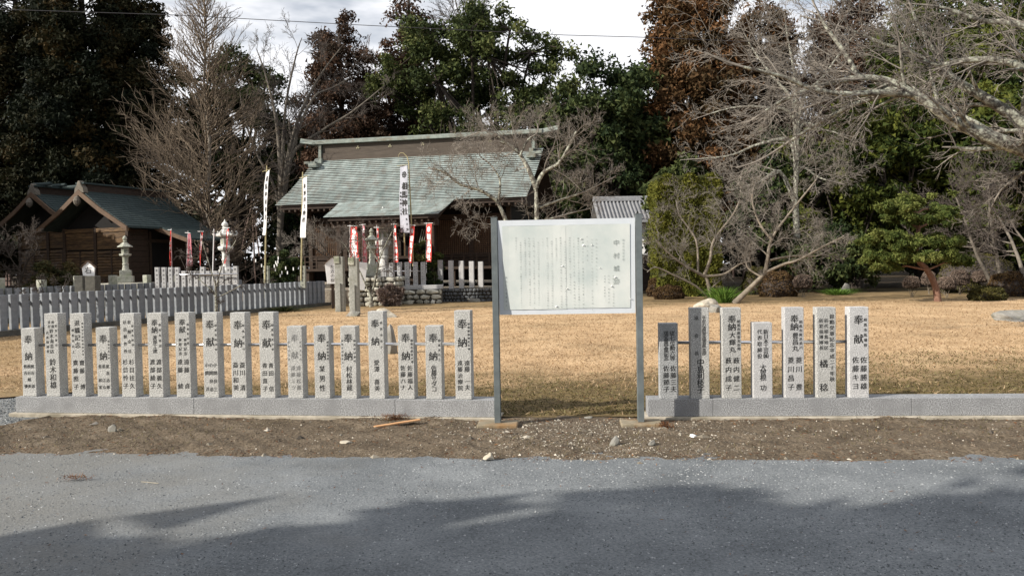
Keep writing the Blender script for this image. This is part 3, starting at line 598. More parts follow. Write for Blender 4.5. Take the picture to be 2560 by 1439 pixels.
TXT = [(1492, 600, 710, '中村城は天慶丘ともいわれる'), (1481, 600, 786 - 12, 'きのう初城主ので、中世には中の一郭に城を構える'), (1470, 592, 650, 'いう説もある'), (1459, 598, 768, '慶長十六年十二月、相馬利胤が本城を築いて移る'), (1448, 596, 768, '慶長十六年七月工を起し十二月に完成十二月二日居城となる'),
       (1437, 592, 768, 'ここに移り本城を中村に定め、相馬藩の居城になる'), (1427, 594, 730, '相馬氏はここより本藩として、本藩のものとなる'), (1416, 604, 766, '次いで大手の東本丸にほど近く東丸、二の丸と門前を掘り'), (1405, 594, 766, '城を構えたとしての大手門前面、本丸に面する、堀大門前は'), (1394, 596, 648, '本丸の西北隅に位置する'),
       (1383, 602, 768, '築城された慶長十六年に、天守閣が本丸西南隅に設けられたが'), (1372, 594, 768, '寛文十年（一六七〇）落雷のため焼失した。その後は再建されて'), (1361, 596, 618, 'いない。'), (1350, 604, 766, '本丸のまわりには石垣の堀、土塁・空堀がめぐらされていた。'),
       (1339, 594, 768, 'の丸を東・西・南・北に、三の丸を東・西・北に配している。大'), (1328, 594, 766, '手は城門、岩松原・外郭・円蔵郭・長徳郭・蓮池などがある。'), (1318, 594, 684, 'この城をよく要害がものがたっている'), (1307, 604, 766, '本城は大部分が城の一部が、公園区域の史跡をよくあらわして'), (1296, 592, 626, '重要である。')]
for px, y0, y1, tx_ in TXT: bod += column(tx_, spx(px), spz(y0), spz(y1), .0145)
bod += column('福島県教育委員会', spx(1270), spz(690), spz(760), .018)
lettering(tit, 'title_lettering', M['ink_title'], sign, fmap=lambda a, b: bmap(a, b, -.0082), off=.0)
lettering(bod, 'body_lettering', M['ink_faded'], sign, fmap=lambda a, b: bmap(a, b, -.0082), off=.0)
rg = random.Random(4)
for px, py, s in [(1461, 614, .035), (1455, 598, .014), (1481, 613, .012), (1537, 694, .022), (1529, 716, .018), (1409, 664, .016), (1420, 721, .020), (1393, 765, .022), (1500, 670, .012), (1574, 748, .012)]:
    s *= .75; b = MB(); c = bmap(np.array([spx(px)]), np.array([spz(py)]), -.0095)[0]; V = [(c[0], c[1] - .010, c[2] + s * .25)]; k = 7
    for j in range(k):
        a = 6.283 * j / k; rr = s * (.5 + .6 * rg.random()); q = (c[0] + rr * math.cos(a), 0, c[2] + rr * .55 * math.sin(a)); V.append((q[0], bmap(np.array([q[0]]), np.array([q[2]]), -.006)[0][1], q[2]))
    b.add(V, [(0, 1 + j, 1 + (j + 1) % k) for j in range(k)]).build('peeled_flake', M['dent'], sign)

# ------------------------------------------------------------------ stones and scraps on the verge
def rock(name, loc, size, m, seed, label, cat='boulder', group=None, rz=0, sub=3, rough=.22, flatb=True):
    bm = __import__('bmesh').new(); __import__('bmesh').ops.create_icosphere(bm, subdivisions=sub, radius=1)
    r = random.Random(seed); ax = [(Vector((r.gauss(0, 1), r.gauss(0, 1), r.gauss(0, 1))).normalized(), .45 + .4 * r.random()) for _ in range(12)]
    for v in bm.verts:
        c = v.co.copy()
        for a, t in ax:
            e = c.dot(a) - t
            if e > 0: c -= a * e * .85
        c += c.normalized() * rough * .25 * (math.sin(c.x * 7 + seed) * math.sin(c.y * 6) + math.sin(c.z * 9 + c.x * 4) * .5)
        if flatb and c.z < -.25: c.z = -.25
        v.co = Vector((c.x * size[0], c.y * size[1], (c.z + .25) * size[2]))
    me = bpy.data.meshes.new(name); bm.to_mesh(me); bm.free(); me.materials.append(m)
    o = bpy.data.objects.new(name, me); COL.objects.link(o); o.location = loc; o.rotation_euler = (0, 0, rz)
    return tag(o, label, cat, group)
p = gnd(283, 1080); rock('loose_stone', (p.x, p.y, .0), (.055, .045, .075), M['boulder_grey'], 3, 'greenish grey stone lying on the verge below the long curb', 'stone', sub=2)
p = gnd(866, 1108); rock('loose_stone', (p.x, p.y, .0), (.085, .045, .03), M['boulder'], 5, 'flat pale flake of stone on the verge soil, midway along the long curb', 'stone', sub=2)
p = gnd(1222, 1147); rock('loose_stone', (p.x, p.y, .0), (.06, .04, .05), M['boulder'], 6, 'cream angular stone at the road edge below the signboard', 'stone', sub=2)
p = gnd(1537, 1112); rock('loose_stone', (p.x, p.y, .0), (.06, .05, .07), M['boulder_grey'], 7, 'dark slate chip standing in the pale gravel below the signboard', 'stone', sub=2)
p = gnd(1733, 1094); rock('loose_stone', (p.x, p.y, .0), (.035, .03, .04), M['dent'], 8, 'small white stone on the soil below the short curb', 'stone', sub=2)
p = gnd(1630, 1111); rock('loose_stone', (p.x, p.y, .0), (.045, .035, .04), M['boulder_grey'], 9, 'small bluish stone just beyond the rusty footing', 'stone', sub=2)
p = gnd(1473, 1045); rock('loose_stone', (p.x, p.y, .0), (.06, .04, .02), M['boulder_grey'], 10, 'flat grey chip on the grass behind the signboard', 'stone', sub=2)
a = gnd(935, 1066, .015); b = gnd(1050, 1048, .05)
o = MB().bar(a, b, .05, .012).build('wooden_lath', M['plank_new'], bevel=.001); tag(o, 'thin fresh orange timber lath lying against the long curb', 'plank')
def needles(px, py, n, rx, ry, hh, label, m, seed):
    c = gnd(px, py); r = np.random.default_rng(seed); P = np.stack([c.x + rx * r.normal(size=n) * .5, c.y + ry * r.normal(size=n) * .5, .0 + hh * r.random(n)], 1)
    return shard('needle_clump', P, .05, .005, m, seed, label, 'dead twigs', lay=1.2)
needles(985, 1052, 500, .16, .05, .06, 'russet clump of dead cedar needles behind the wooden lath', M['litter'], 3)
needles(190, 1197, 90, .12, .03, .02, 'russet cedar sprig lying on the gravel road', M['litter'], 4)
needles(1664, 1072, 260, .08, .08, .06, 'dark clump of dead leaves beside the rusty footing', M['litter'], 5)
o = MB().bar(gnd(353, 1203, -.006), gnd(396, 1207, -.004), .005, .004).build('stick', M['boulder']); tag(o, 'thin bleached stick on the shaded gravel road', 'stick')

# ================================================================== MAIN SHRINE
TZ = .62
su = Vector((.979, -.205, 0)); sang = math.atan2(su.y, su.x)
main = thing('main_shrine', 'wide timber shrine hall under a weathered green copper roof with a projecting porch', 'shrine hall', (-11.15, 38.0, 0), sang)
def slope(pts):       # piecewise curve v -> z
    xs = [p[0] for p in pts]; zs = [p[1] for p in pts]; return lambda v: float(np.interp(v, xs, zs))
def courses(parent, prof, v0, v1, n, u0f, u1f, m, name='roof_course', lift=.052, th=.02, seed=1, gap=.02):
    rr = random.Random(seed)
    for i in range(n):
        a = v0 + (v1 - v0) * i / n; b = v0 + (v1 - v0) * (i + 1) / n - (gap if i < n - 1 else -.02)
        za = prof(a) + lift; zb = prof(b) + .01; b_ = MB(); k = 10; l0, l1 = u0f(a), u1f(a); m0, m1 = u0f(b), u1f(b); V = []; Fs = []
        for j in range(k + 1):
            t = j / k; ua = l0 + (l1 - l0) * t; ub = m0 + (m1 - m0) * t; w_ = rr.uniform(-.004, .006)
            V += [(ua, a, za - th + w_), (ua, a, za + w_), (ub, b, zb + w_), (ub, b, zb - th)]
        for j in range(k):
            q = j * 4; Fs += [(q, q + 4, q + 5, q + 1), (q + 1, q + 5, q + 6, q + 2), (q + 3, q + 2, q + 6, q + 7), (q, q + 3, q + 7, q + 4)]
        Fs += [(0, 1, 2, 3), (k * 4 + 3, k * 4 + 2, k * 4 + 1, k * 4)]
        b_.add(V, Fs); o = b_.build(name, m, parent)
prof = slope([(-2, 3.78), (-1, 4.14), (0, 4.55), (1.5, 5.38), (3, 6.34), (4.3, 7.30)])
backp = slope([(4.3, 7.30), (5.6, 6.34), (7.1, 5.38), (8.6, 4.55)])
courses(main, prof, 0, 4.3, 27, lambda v: .02 * v, lambda v: 12.12 + .02 * v, M['copper'])
courses(main, prof, -1.95, 0, 12, lambda v: 3.22 - .06 * v, lambda v: 8.80 + .10 * v, M['copper'], seed=3, gap=.03, lift=.034)
bk = MB(); 
for i in range(10):
    a = 4.3 + .43 * i; b = a + .43; bk.add([(0, a, backp(a)), (12.2, a, backp(a)), (12.2, b, backp(b)), (0, b, backp(b)), (0, a, backp(a) - .12), (12.2, a, backp(a) - .12), (12.2, b, backp(b) - .12), (0, b, backp(b) - .12)], [(0, 1, 2, 3), (4, 7, 6, 5), (0, 4, 5, 1), (1, 5, 6, 2), (2, 6, 7, 3), (3, 7, 4, 0)])
bk.build('rear_roof', M['wood_dark'], main)
MB().box(.55, 11.7, 4.02, 4.58, 7.12, 7.52).build('ridge_base', M['ridge_wood'], main)
MB().box(.62, 11.62, 4.08, 4.52, 7.522, 7.98).build('ridge_board', M['ridge_wood'], main)
cap = MB(); cap.box(.1, 12.2, 3.86, 4.74, 7.985, 8.13); cap.add([(.1, 3.90, 8.13), (12.2, 3.90, 8.13), (12.2, 4.70, 8.13), (.1, 4.70, 8.13), (.1, 4.2, 8.24), (12.2, 4.2, 8.24), (12.2, 4.4, 8.24), (.1, 4.4, 8.24)], [(4, 5, 6, 7), (0, 1, 5, 4), (2, 3, 7, 6)])
for s_, e in ((.1, -1), (12.2, 1)):
    cap.add([(s_, 3.88, 7.99), (s_, 4.72, 7.99), (s_, 4.4, 8.24), (s_, 4.2, 8.24), (s_ + e * .75, 4.0, 8.12), (s_ + e * .75, 4.6, 8.12), (s_ + e * .8, 4.38, 8.42 - .04), (s_ + e * .8, 4.22, 8.38)], [(0, 1, 5, 4), (1, 2, 6, 5), (2, 3, 7, 6), (3, 0, 4, 7), (4, 5, 6, 7)])
cap.build('ridge_cap', M['copper_cap'], main)
for u in (2.55, 4.30, 6.05, 9.55):
    b = MB()
    for dx, dz in ((0, .055), (.05, -.03), (-.05, -.03)):
        b.tube([(u + dx, 4.075, 7.75 + dz), (u + dx, 4.05, 7.75 + dz)], .038, 10)
    b.build('ridge_crest', M['gold'], main)
for u, e in ((.55, -1), (11.68, 1)):
    MB().ext([(u, 7.2), (u + e * .16, 7.25), (u + e * .12, 7.98), (u, 7.98)], 3.95, 4.65).box(u - .1, u + .1, 3.75, 3.95, 6.95, 7.25).box(u - .14 + e * .1, u + .14 + e * .1, 3.55, 3.75, 6.78, 6.98).build('ridge_end', M['copper_cap'], main)
    MB().box(u + e * .1 - .22, u + e * .1 + .22, 3.1, 3.6, 6.72, 6.90).box(u + e * .3 - .3, u + e * .3 + .3, 3.2, 3.5, 6.9, 7.02).build('gable_ornament', M['copper_cap'], main)
# soffits, fascias
sf = MB(); sf.add([(.15, .12, 4.42), (12.0, .12, 4.42), (12.0, 4.3, 7.05), (.15, 4.3, 7.05), (.15, .12, 4.36), (12.0, .12, 4.36), (12.0, 4.3, 6.99), (.15, 4.3, 6.99)], [(0, 1, 2, 3), (4, 7, 6, 5), (0, 4, 5, 1), (1, 5, 6, 2), (3, 7, 4, 0)])
sf.add([(3.5, -1.85, 3.70), (8.5, -1.85, 3.70), (8.5, .1, 4.44), (3.5, .1, 4.44), (3.5, -1.85, 3.64), (8.5, -1.85, 3.64), (8.5, .1, 4.38), (3.5, .1, 4.38)], [(0, 1, 2, 3), (4, 7, 6, 5), (0, 4, 5, 1), (1, 5, 6, 2), (3, 7, 4, 0)])
sf.build('soffit', M['wood_dark'], main)
for i in range(40):
    MB().box(.35 + i * .295, .43 + i * .295, .06, 1.5, 4.24, 4.34).build('rafter', M['wood_mid'], main)
for i in range(17):
    u = 3.6 + i * .3; MB().add([(u, -1.8, 3.52), (u + .08, -1.8, 3.52), (u + .08, .1, 4.26), (u, .1, 4.26), (u, -1.8, 3.62), (u + .08, -1.8, 3.62), (u + .08, .1, 4.36), (u, .1, 4.36)], [(0, 1, 5, 4), (0, 3, 2, 1), (1, 2, 6, 5), (3, 0, 4, 7)]).build('rafter', M['wood_mid'], main)
# body
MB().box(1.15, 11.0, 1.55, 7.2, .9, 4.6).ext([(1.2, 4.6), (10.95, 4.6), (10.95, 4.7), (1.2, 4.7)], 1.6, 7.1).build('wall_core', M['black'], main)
gw = MB()
for u in (.75, 11.35): gw.add([(u, .9, 4.5), (u + .1, .9, 4.5), (u, 4.3, 7.05), (u + .1, 4.3, 7.05), (u, 7.7, 4.5), (u + .1, 7.7, 4.5)], [(0, 2, 4), (1, 5, 3), (0, 1, 3, 2), (2, 3, 5, 4)])
gw.build('gable_wall', M['wood_dark'], main)
for u in (1.1, 2.9, 4.7, 6.5, 7.4, 9.2, 11.0):
    MB().box(u - .1, u + .1, 1.34, 1.54, TZ, 4.45).build('column', M['wood_mid'], main)
for u in (3.9, 8.2):
    MB().box(u - .11, u + .11, -1.65, -1.43, TZ, 3.6).build('porch_column', M['wood_mid'], main)
MB().box(3.6, 8.5, -1.68, -1.40, 3.34, 3.60).build('porch_beam', M['wood_mid'], main)
MB().box(1.0, 11.1, 1.33, 1.5, 3.75, 3.98).box(1.0, 11.1, 1.36, 1.5, 1.95, 2.08).build('wall_beam', M['wood_mid'], main)
for a, b, lit in ((1.2, 2.8, 1), (3.0, 4.6, 1), (7.5, 9.1, 0), (9.3, 10.9, 1)):
    g = MB(); nx = int((b - a) / .095)
    for i in range(nx + 1): x = a + (b - a) * i / nx; g.box(x - .016, x + .016, 1.42, 1.45, 2.1, 3.72)
    for j in range(17): z = 2.14 + j * .096; g.box(a, b, 1.445, 1.47, z - .016, z + .016)
    g.build('lattice_shutter', M['lattice'], main, kind='stuff')
    MB().box(a, b, 1.475, 1.53, 2.09, 3.74).build('shutter_panel', M['wood_dark'], main)
for j in range(9):
    for a, b in ((4.82, 5.7), (6.6, 7.3)):
        MB().box(a, b, 1.46, 1.50, 2.1 + j * .18, 2.265 + j * .18).build('plank', M['wood_dark'], main)
for a, b in ((1.2, 2.8), (3.0, 4.6), (7.5, 9.1), (9.3, 10.9)):
    for j in range(3): MB().box(a, b, 1.44, 1.49, 1.5 + j * .15, 1.64 + j * .15).build('plank', M['wood_mid'], main)
# veranda
MB().box(.1, 12.1, .25, 1.6, 1.42, 1.54).build('veranda_floor', M['wood_mid'], main)
for u in [i * 1.2 + .2 for i in range(11)]:
    MB().box(u - .07, u + .07, .35, .49, TZ, 1.41).build('veranda_post', M['wood_mid'], main)
for u0, u1 in ((.1, 3.7), (8.5, 12.1)):
    for z, t in ((2.12, .05), (1.86, .04), (1.66, .035)):
        MB().box(u0, u1, .30 - t / 2, .30 + t / 2, z - t / 2, z + t / 2).build('railing', M['wood_mid'], main)
    k = int((u1 - u0) / .6)
    for i in range(k + 1): x = u0 + .03 + (u1 - u0 - .06) * i / k; MB().box(x - .03, x + .03, .275, .325, 1.54, 2.09).build('railing_post', M['wood_mid'], main)
for i in range(4): MB().box(4.9, 7.2, -.75 + i * .26, -.45 + i * .26, TZ, TZ + .2 * (i + 1)).build('step', M['wood_mid'], main)
# striped festival curtain bundles by the porch
for u in (5.3, 7.9):
    b = MB()
    for k in range(6): b.bar((u - .25 + k * .1, -1.2, 3.2), (u - .45 + k * .1, -1.1, 2.5), .03, .012)
    b.build('curtain_cord', M['stone_old'], main)

# ================================================================== SMALL SHRINES
def small_shrine(loc, logs, label, porch=True):
    R = thing('small_shrine', label, 'small shrine', loc, math.atan2(-.37, .93))
    hw = 2.75; L = 5.0
    pr = lambda x: float(np.interp(abs(x), [0, 1.2, 2.2, hw, 4.3], [5.25, 4.42, 3.86, 3.52, 2.98]))
    for s in (-1, 1):
        for i in range(16):
            a = .05 + (hw - .05) * i / 16; b = .05 + (hw - .05) * (i + 1) / 16
            MB().add([(s * a, 0, pr(a) + .05), (s * a, L, pr(a) + .05), (s * b, L, pr(b) + .075), (s * b, 0, pr(b) + .075), (s * a, 0, pr(a) - .03), (s * a, L, pr(a) - .03), (s * b, L, pr(b) - .03), (s * b, 0, pr(b) - .03)],
                     [(0, 1, 2, 3), (7, 6, 5, 4), (0, 3, 7, 4), (1, 5, 6, 2), (3, 2, 6, 7)]).build('roof_course', M['copper_dark'], R)
        b = MB(); b.add([(0, -.10, 5.27), (s * 1.2, -.10, 4.45), (s * 2.2, -.10, 3.88), (s * (hw + .06), -.10, 3.54), (0, -.10, 5.02), (s * 1.2, -.10, 4.22), (s * 2.2, -.10, 3.67), (s * (hw + .06), -.10, 3.33)] +
              [(0, -.02, 5.27), (s * 1.2, -.02, 4.45), (s * 2.2, -.02, 3.88), (s * (hw + .06), -.02, 3.54), (0, -.02, 5.02), (s * 1.2, -.02, 4.22), (s * 2.2, -.02, 3.67), (s * (hw + .06), -.02, 3.33)],
              [(0, 4, 5, 1), (1, 5, 6, 2), (2, 6, 7, 3), (8, 9, 13, 12), (9, 10, 14, 13), (10, 11, 15, 14), (0, 1, 9, 8), (1, 2, 10, 9), (2, 3, 11, 10), (3, 7, 15, 11), (4, 12, 13, 5), (5, 13, 14, 6), (6, 14, 15, 7)])
        b.build('barge_board', M['barge'], R)
    if porch:
        for i in range(8):
            a = hw + (4.3 - hw) * i / 8; b = hw + (4.3 - hw) * (i + 1) / 8
            MB().add([(a, 1.9, pr(a) + .05), (a, 4.9, pr(a) + .05), (b, 4.9, pr(b) + .07), (b, 1.9, pr(b) + .07), (a, 1.9, pr(a) - .03), (a, 4.9, pr(a) - .03), (b, 4.9, pr(b) - .03), (b, 1.9, pr(b) - .03)],
                     [(0, 1, 2, 3), (7, 6, 5, 4), (0, 3, 7, 4), (1, 5, 6, 2), (3, 2, 6, 7)]).build('porch_course', M['copper_dark'], R)
        MB().add([(hw - .3, 1.80, 3.62), (4.36, 1.80, 3.02), (4.36, 1.80, 2.84), (hw - .3, 1.80, 3.44), (hw - .3, 1.88, 3.62), (4.36, 1.88, 3.02), (4.36, 1.88, 2.84), (hw - .3, 1.88, 3.44)], [(0, 3, 2, 1), (4, 5, 6, 7), (0, 1, 5, 4), (1, 2, 6, 5), (2, 3, 7, 6)]).build('barge_board', M['barge'], R)
        for y in (2.1, 4.7): MB().box(4.0, 4.16, y, y + .16, .3, 3.0).build('porch_column', M['wood_mid'], R)
    MB().box(-.16, .16, .25, L - .2, 5.18, 5.52).build('ridge_box', M['wood_dark'], R)
    MB().box(-.26, .26, .0, L + .05, 5.525, 5.60).build('ridge_cap', M['copper_dark'], R)
    MB().ext([(-.30, 5.12), (.30, 5.12), (.25, 5.34), (.14, 5.46), (.08, 5.62), (0, 5.68), (-.08, 5.62), (-.14, 5.46), (-.25, 5.34)], -.06, .2).build('ridge_ornament', M['bark_grey'], R, bevel=.02)
    MB().lathe([(.02, 4.52), (.12, 4.62), (.16, 4.76), (.10, 4.92), (.02, 4.98)], 8, c=(0, -.17)).build('gable_pendant', M['bark_grey'], R)
    if logs:
        for i in range(6): MB().tube([(-.62, .5 + i * .8, 5.68), (.62, .5 + i * .8, 5.68)], .09, 8).build('ridge_log', M['copper_dark'], R)
    # body walls
    hb = 1.95; y0 = .75; y1 = 4.5
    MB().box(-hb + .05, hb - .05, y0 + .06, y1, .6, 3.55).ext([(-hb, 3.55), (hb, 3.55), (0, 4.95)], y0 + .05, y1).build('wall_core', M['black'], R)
    for x in (-hb, 0, hb): MB().box(x - .08, x + .08, y0 - .06, y0 + .08, .3, 3.6).build('column', M['wood_mid'], R)
    MB().box(-hb - .1, hb + .1, y0 - .05, y0 + .06, 3.38, 3.56).build('tie_beam', M['wood_warm'], R)
    for a, b in ((-hb + .1, -.1), (.1, hb - .1)):
        for j in range(3): MB().box(a, b, y0 - .01, y0 + .05, 2.60 + j * .26, 2.85 + j * .26).build('plank', M['wood_warm'], R)
        mid = (a + b) / 2
        MB().box(mid - .04, mid + .04, y0 - .05, y0 + .04, .9, 2.55).build('mullion', M['wood_mid'], R)
        for c, d in ((a, mid - .05), (mid + .05, b)):
            for j in range(12): MB().add([(c, y0 - .05, .95 + j * .132), (d, y0 - .05, .95 + j * .132), (d, y0 + .01, 1.07 + j * .132), (c, y0 + .01, 1.07 + j * .132), (c, y0 - .02, .95 + j * .132), (d, y0 - .02, .95 + j * .132)], [(0, 1, 2, 3), (0, 4, 5, 1), (3, 2, 5, 4)]).build('louver_slat', M['wood_warm'], R)
    for j in range(10): MB().box(hb - .04, hb + .02, y0 + .1, 1.9, 1.0 + j * .25, 1.235 + j * .25).build('plank', M['wood_mid'], R)
    MB().box(hb - .05, hb + .04, 1.95, 2.07, .6, 3.4).box(hb - .05, hb + .04, 3.1, 3.22, .6, 3.4).box(hb - .05, hb + .04, 1.9, 3.3, 2.9, 3.05).build('door_frame', M['wood_mid'], R)
    for j in range(8): MB().box(hb - .04, hb + .02, 3.3, 4.45, 1.0 + j * .3, 1.285 + j * .3).build('plank', M['wood_mid'], R)
    MB().box(-hb - .7, hb + .8, .05, 5.0, .72, .82).build('veranda_floor', M['wood_mid'], R)
    for z in (1.25, 1.05): MB().box(-hb - .6, hb + .7, .10, .14, z, z + .05).build('railing', M['wood_mid'], R)
    for x in (-2.4, -1.2, 0, 1.2, 2.5): MB().box(x - .05, x + .05, .08, .18, .0, 1.3).build('veranda_post', M['wood_mid'], R)
    return R
small_shrine((-19.3, 36, 0), False, 'small timber shrine with orange barge boards and slatted gable wall beside the tapering stone fence')
s2 = small_shrine((-25.0, 42.0, 0), True, 'shaded small shrine with logs across its ridge, behind the slatted one', porch=False); s2.scale = (1.1, 1.1, 1.1)

# ================================================================== WHITE WALLED BUILDING
wb = thing('storehouse', 'white plastered building with a grey tiled roof between the shrine hall and the clipped hedge', 'building', (4.9, 45, 0), 0)
MB().box(.6, 7.0, .7, 4.2, 2.0, 4.0).build('wall', M['plaster'], wb)
MB().box(.55, 7.05, .64, 4.25, 0, 1.99).build('wall_base', M['wood_dark'], wb)
for x in (1.6, 3.95, 5.6): 
    f = MB().box(x, x + .5, .62, .70, 2.7, 3.5).build('window', M['wood_dark'], wb); MB().box(x + .06, x + .44, .60, .618, 2.76, 3.44).build('pane', M['black'], f)
for s, (a, za, b, zb) in enumerate(((0, 3.95, 2.4, 5.2), (4.8, 3.95, 2.4, 5.2))):
    MB().add([(0, a, za), (7.6, a, za), (7.6, b, zb), (0, b, zb), (0, a, za - .12), (7.6, a, za - .12), (7.6, b, zb - .12), (0, b, zb - .12)], [(0, 1, 2, 3), (4, 7, 6, 5), (0, 4, 5, 1), (1, 5, 6, 2), (0, 3, 7, 4)]).build('roof', M['tile'], wb)
for i in range(26):
    x = .12 + i * .29; MB().tube([(x, -.02, 4.0), (x, 2.4, 5.24)], .065, 6).build('roof_tile', M['tile'], wb)
MB().box(-.05, 7.65, 2.2, 2.6, 5.18, 5.48).build('ridge', M['tile'], wb, bevel=.04); wb.scale = (.75, 1, 1)

# ================================================================== STONE FENCES, GATE POSTS, WALLS
fd = Vector((.37, .93, 0)).normalized(); fn = Vector((-fd.y, fd.x, 0)); frz = math.atan2(fd.y, fd.x)
def slat_fence(name, label, A, L, step, hgt, m, tall=None, seed=1, plinth=.16, wdt=.195):
    R = thing(name, label, 'stone fence', A, frz); rr = random.Random(seed)
    MB().box(-.1, L + .1, -.17, .17, -.05, plinth).build('plinth', M['plinth'], R, bevel=.01)
    base = MB().box(-wdt / 2, wdt / 2, -.045, .045, plinth, hgt).build('slat', m, R, bevel=.008); n = int(L / step); base.location = (0, 0, 0)
    for i in range(1, n + 1):
        o = base.copy(); COL.objects.link(o); o.parent = R; o.location = (i * step + rr.uniform(-.01, .01), rr.uniform(-.008, .008), rr.uniform(-.008, .008)); o.rotation_euler = (rr.uniform(-.006, .006), 0, rr.uniform(-.03, .03))
    MB().box(-.05, L, .018, .05, hgt * .74, hgt * .74 + .09).build('cross_rail', M['fence_stone'], R)
    if tall:
        b2 = MB().box(-.11, .11, -.11, .11, 0, tall).build('fence_post', M['stone_lantern'], R, bevel=.012); b2.location = (step * .5, .2, 0); k = 1
        while k * step * 5 < L:
            o = b2.copy(); COL.objects.link(o); o.parent = R; o.location = (step * .5 + k * step * 5 + rr.uniform(-.1, .1), .2, rr.uniform(-.08, .06)); k += 1
    return R
A0 = Vector((-12.8, 20, 0)) - fd * 4.6
slat_fence('stone_fence', 'low shaded stone slat fence running back towards the gate posts', A0, 18.5, .29, 1.05, M['fence_stone'])
slat_fence('stone_fence', 'sunlit stone slat fence with taller posts on the far side of the shrine path', Vector((-17.2, 22.5, 0)), 14.2, .29, 1.12, M['fence_stone'], tall=1.42, seed=4)
def gpost(px, py, Y, ztop, wd, m, label, rz=frz - 1.57 + .35, split=True):
    c = at(px, py, Y); R = thing('gate_post', label, 'stone gate post', (c.x, c.y, 0), rz, 'old stone gate posts')
    MB().box(-wd / 2, wd / 2, -wd / 2, wd / 2, -.1, ztop).build('shaft', m, R, bevel=.02)
    if split: MB().box(-wd / 2 - .01, wd * .12, -wd / 2 - .03, -wd / 2 + .04, ztop - .24, ztop + .015).build('iron_bracket', M['stone_old'], R, bevel=.01); MB().box(wd * .12, wd * .2, -wd / 2 - .035, -wd / 2 - .001, 0, ztop * .52).build('slot_edge', M['plinth'], R)
    return R
gpost(850, 700, 28.6, 1.97, .31, M['gate_stone'], 'old split stone gate post standing in front of the white sign beside the fence end')
gpost(886, 700, 26.9, 1.90, .30, M['gate_stone'], 'old stone gate post with a rounded cap, standing in the lawn by the rough pedestal')
gpost(203, 720, 27.5, 1.46, .30, M['plinth'], 'shaded square gate post touching the small white sign, nearer the slatted shrine', split=False)  # dark stone on this post and the next puts their shade into the colour
gpost(233, 720, 26.2, 1.46, .34, M['plinth'], 'shaded broad gate post just in front of the small white sign', split=False)

def stone_wall(name, label, O, rz, L, h, m, seed, rows, sw, depth=.9, cat='stone wall', sides=True, core=True, batter=.08):
    R = thing(name, label, cat, O, rz); rr = random.Random(seed)
    MB().box(.03, L - .03, .05, depth, -.1, h - .01).build('core', M['mortar'], R)
    def face(x0, x1, T):
        rh = h / rows
        for j in range(rows):
            x = x0 - rr.uniform(0, sw * .5)
            while x < x1 - .02:
                w_ = sw * rr.uniform(.5, 1.6); a = max(x, x0); b = min(x + w_, x1); x += w_
                if b - a < sw * .25: continue
                cx, cz = (a + b) / 2, (j + .5) * rh + rr.uniform(-.03, .03) * rh; k = rr.randint(5, 7); pts = []
                for q in range(k):
                    an = 6.283 * (q + rr.uniform(-.22, .22)) / k + .4; ex = (b - a) / 2 * .97; ez = rh / 2 * .97
                    c_, s_ = math.cos(an), math.sin(an); f = 1 / max(abs(c_), abs(s_)) ** .75
                    pts.append((cx + ex * c_ * f * rr.uniform(.86, 1.05), min(max(cz + ez * s_ * f * rr.uniform(.86, 1.08), .0), h)))
                pr_ = .05 + rr.uniform(0, .05); V = []; n = k
                for (px, pz) in pts: V.append((px, .06, pz))
                for (px, pz) in pts: V.append((cx + (px - cx) * .96, -pr_ * .55, cz + (pz - cz) * .96))
                for (px, pz) in pts: V.append((cx + (px - cx) * .62, -pr_, cz + (pz - cz) * .62))
                V.append((cx, -pr_ * 1.15, cz)); V = [T @ Vector(v) for v in V]
                Fs = [(q, (q + 1) % n, (q + 1) % n + n, q + n) for q in range(n)] + [(q + n, (q + 1) % n + n, (q + 1) % n + 2 * n, q + 2 * n) for q in range(n)] + [(q + 2 * n, (q + 1) % n + 2 * n, 3 * n) for q in range(n)]
                MB().add(V, Fs).build('stone', m, R)
    face(0, L, Matrix.Identity(4))
    if sides: face(0, depth, Matrix.Translation((L, 0, 0)) @ Matrix.Rotation(math.pi / 2, 4, 'Z'))
    return R
p0 = gnd(868, 768); p1 = gnd(976, 764)
Lp = 1.95
stone_wall('stone_pedestal', 'rough stacked stone pedestal carrying the older lantern behind the bare sapling', (p0.x, p0.y + .3, 0), -.03, Lp, 1.18, M['wall_stone'], 3, 6, .27, 1.5, cat='stone pedestal')
q0 = gnd(990, 763); q1 = gnd(1084, 757)
stone_wall('retaining_wall', 'low wall of pale fitted stones beneath the inscribed white posts', (q0.x - .15, q0.y + .35, 0), .02, 2.0, .62, M['wall_stone'], 5, 3, .36, 1.2, sides=False)
stone_wall('retaining_wall', 'dark low wall of slanting stones under the plain bare posts', (q1.x - .1, q1.y - .15, 0), .02, 6.8, .60, M['wall_stone_dark'], 8, 4, .17, 1.0, sides=False)

def ptext(words, wd, hgt, root, m=None, y=-.004):
    it = []
    for t, fx, z0, z1, s in words: it += column(t, (fx - .5) * wd, hgt * (1 - z0), hgt * (1 - z1), s * wd)
    lettering(it, 'lettering', m or M['ink'], root, y=y, off=.0)
def bpost(px, ytop, ybot, Y, wpx, label, words=None, m=None, group='inscribed posts near the shrines', rz=-.03):
    wd = wpx * Y / F; a = at(px, ybot, Y); zt = at(px, ytop, Y).z; R = thing('stone_post', label, 'stone post', (a.x, a.y, a.z), rz, group); h = zt - a.z
    MB().box(-wd / 2, wd / 2, 0, wd, 0, h).build('shaft', m or M['granite_pale'], R, bevel=.006)
    if words: ptext(words, wd, h, R)
    return R
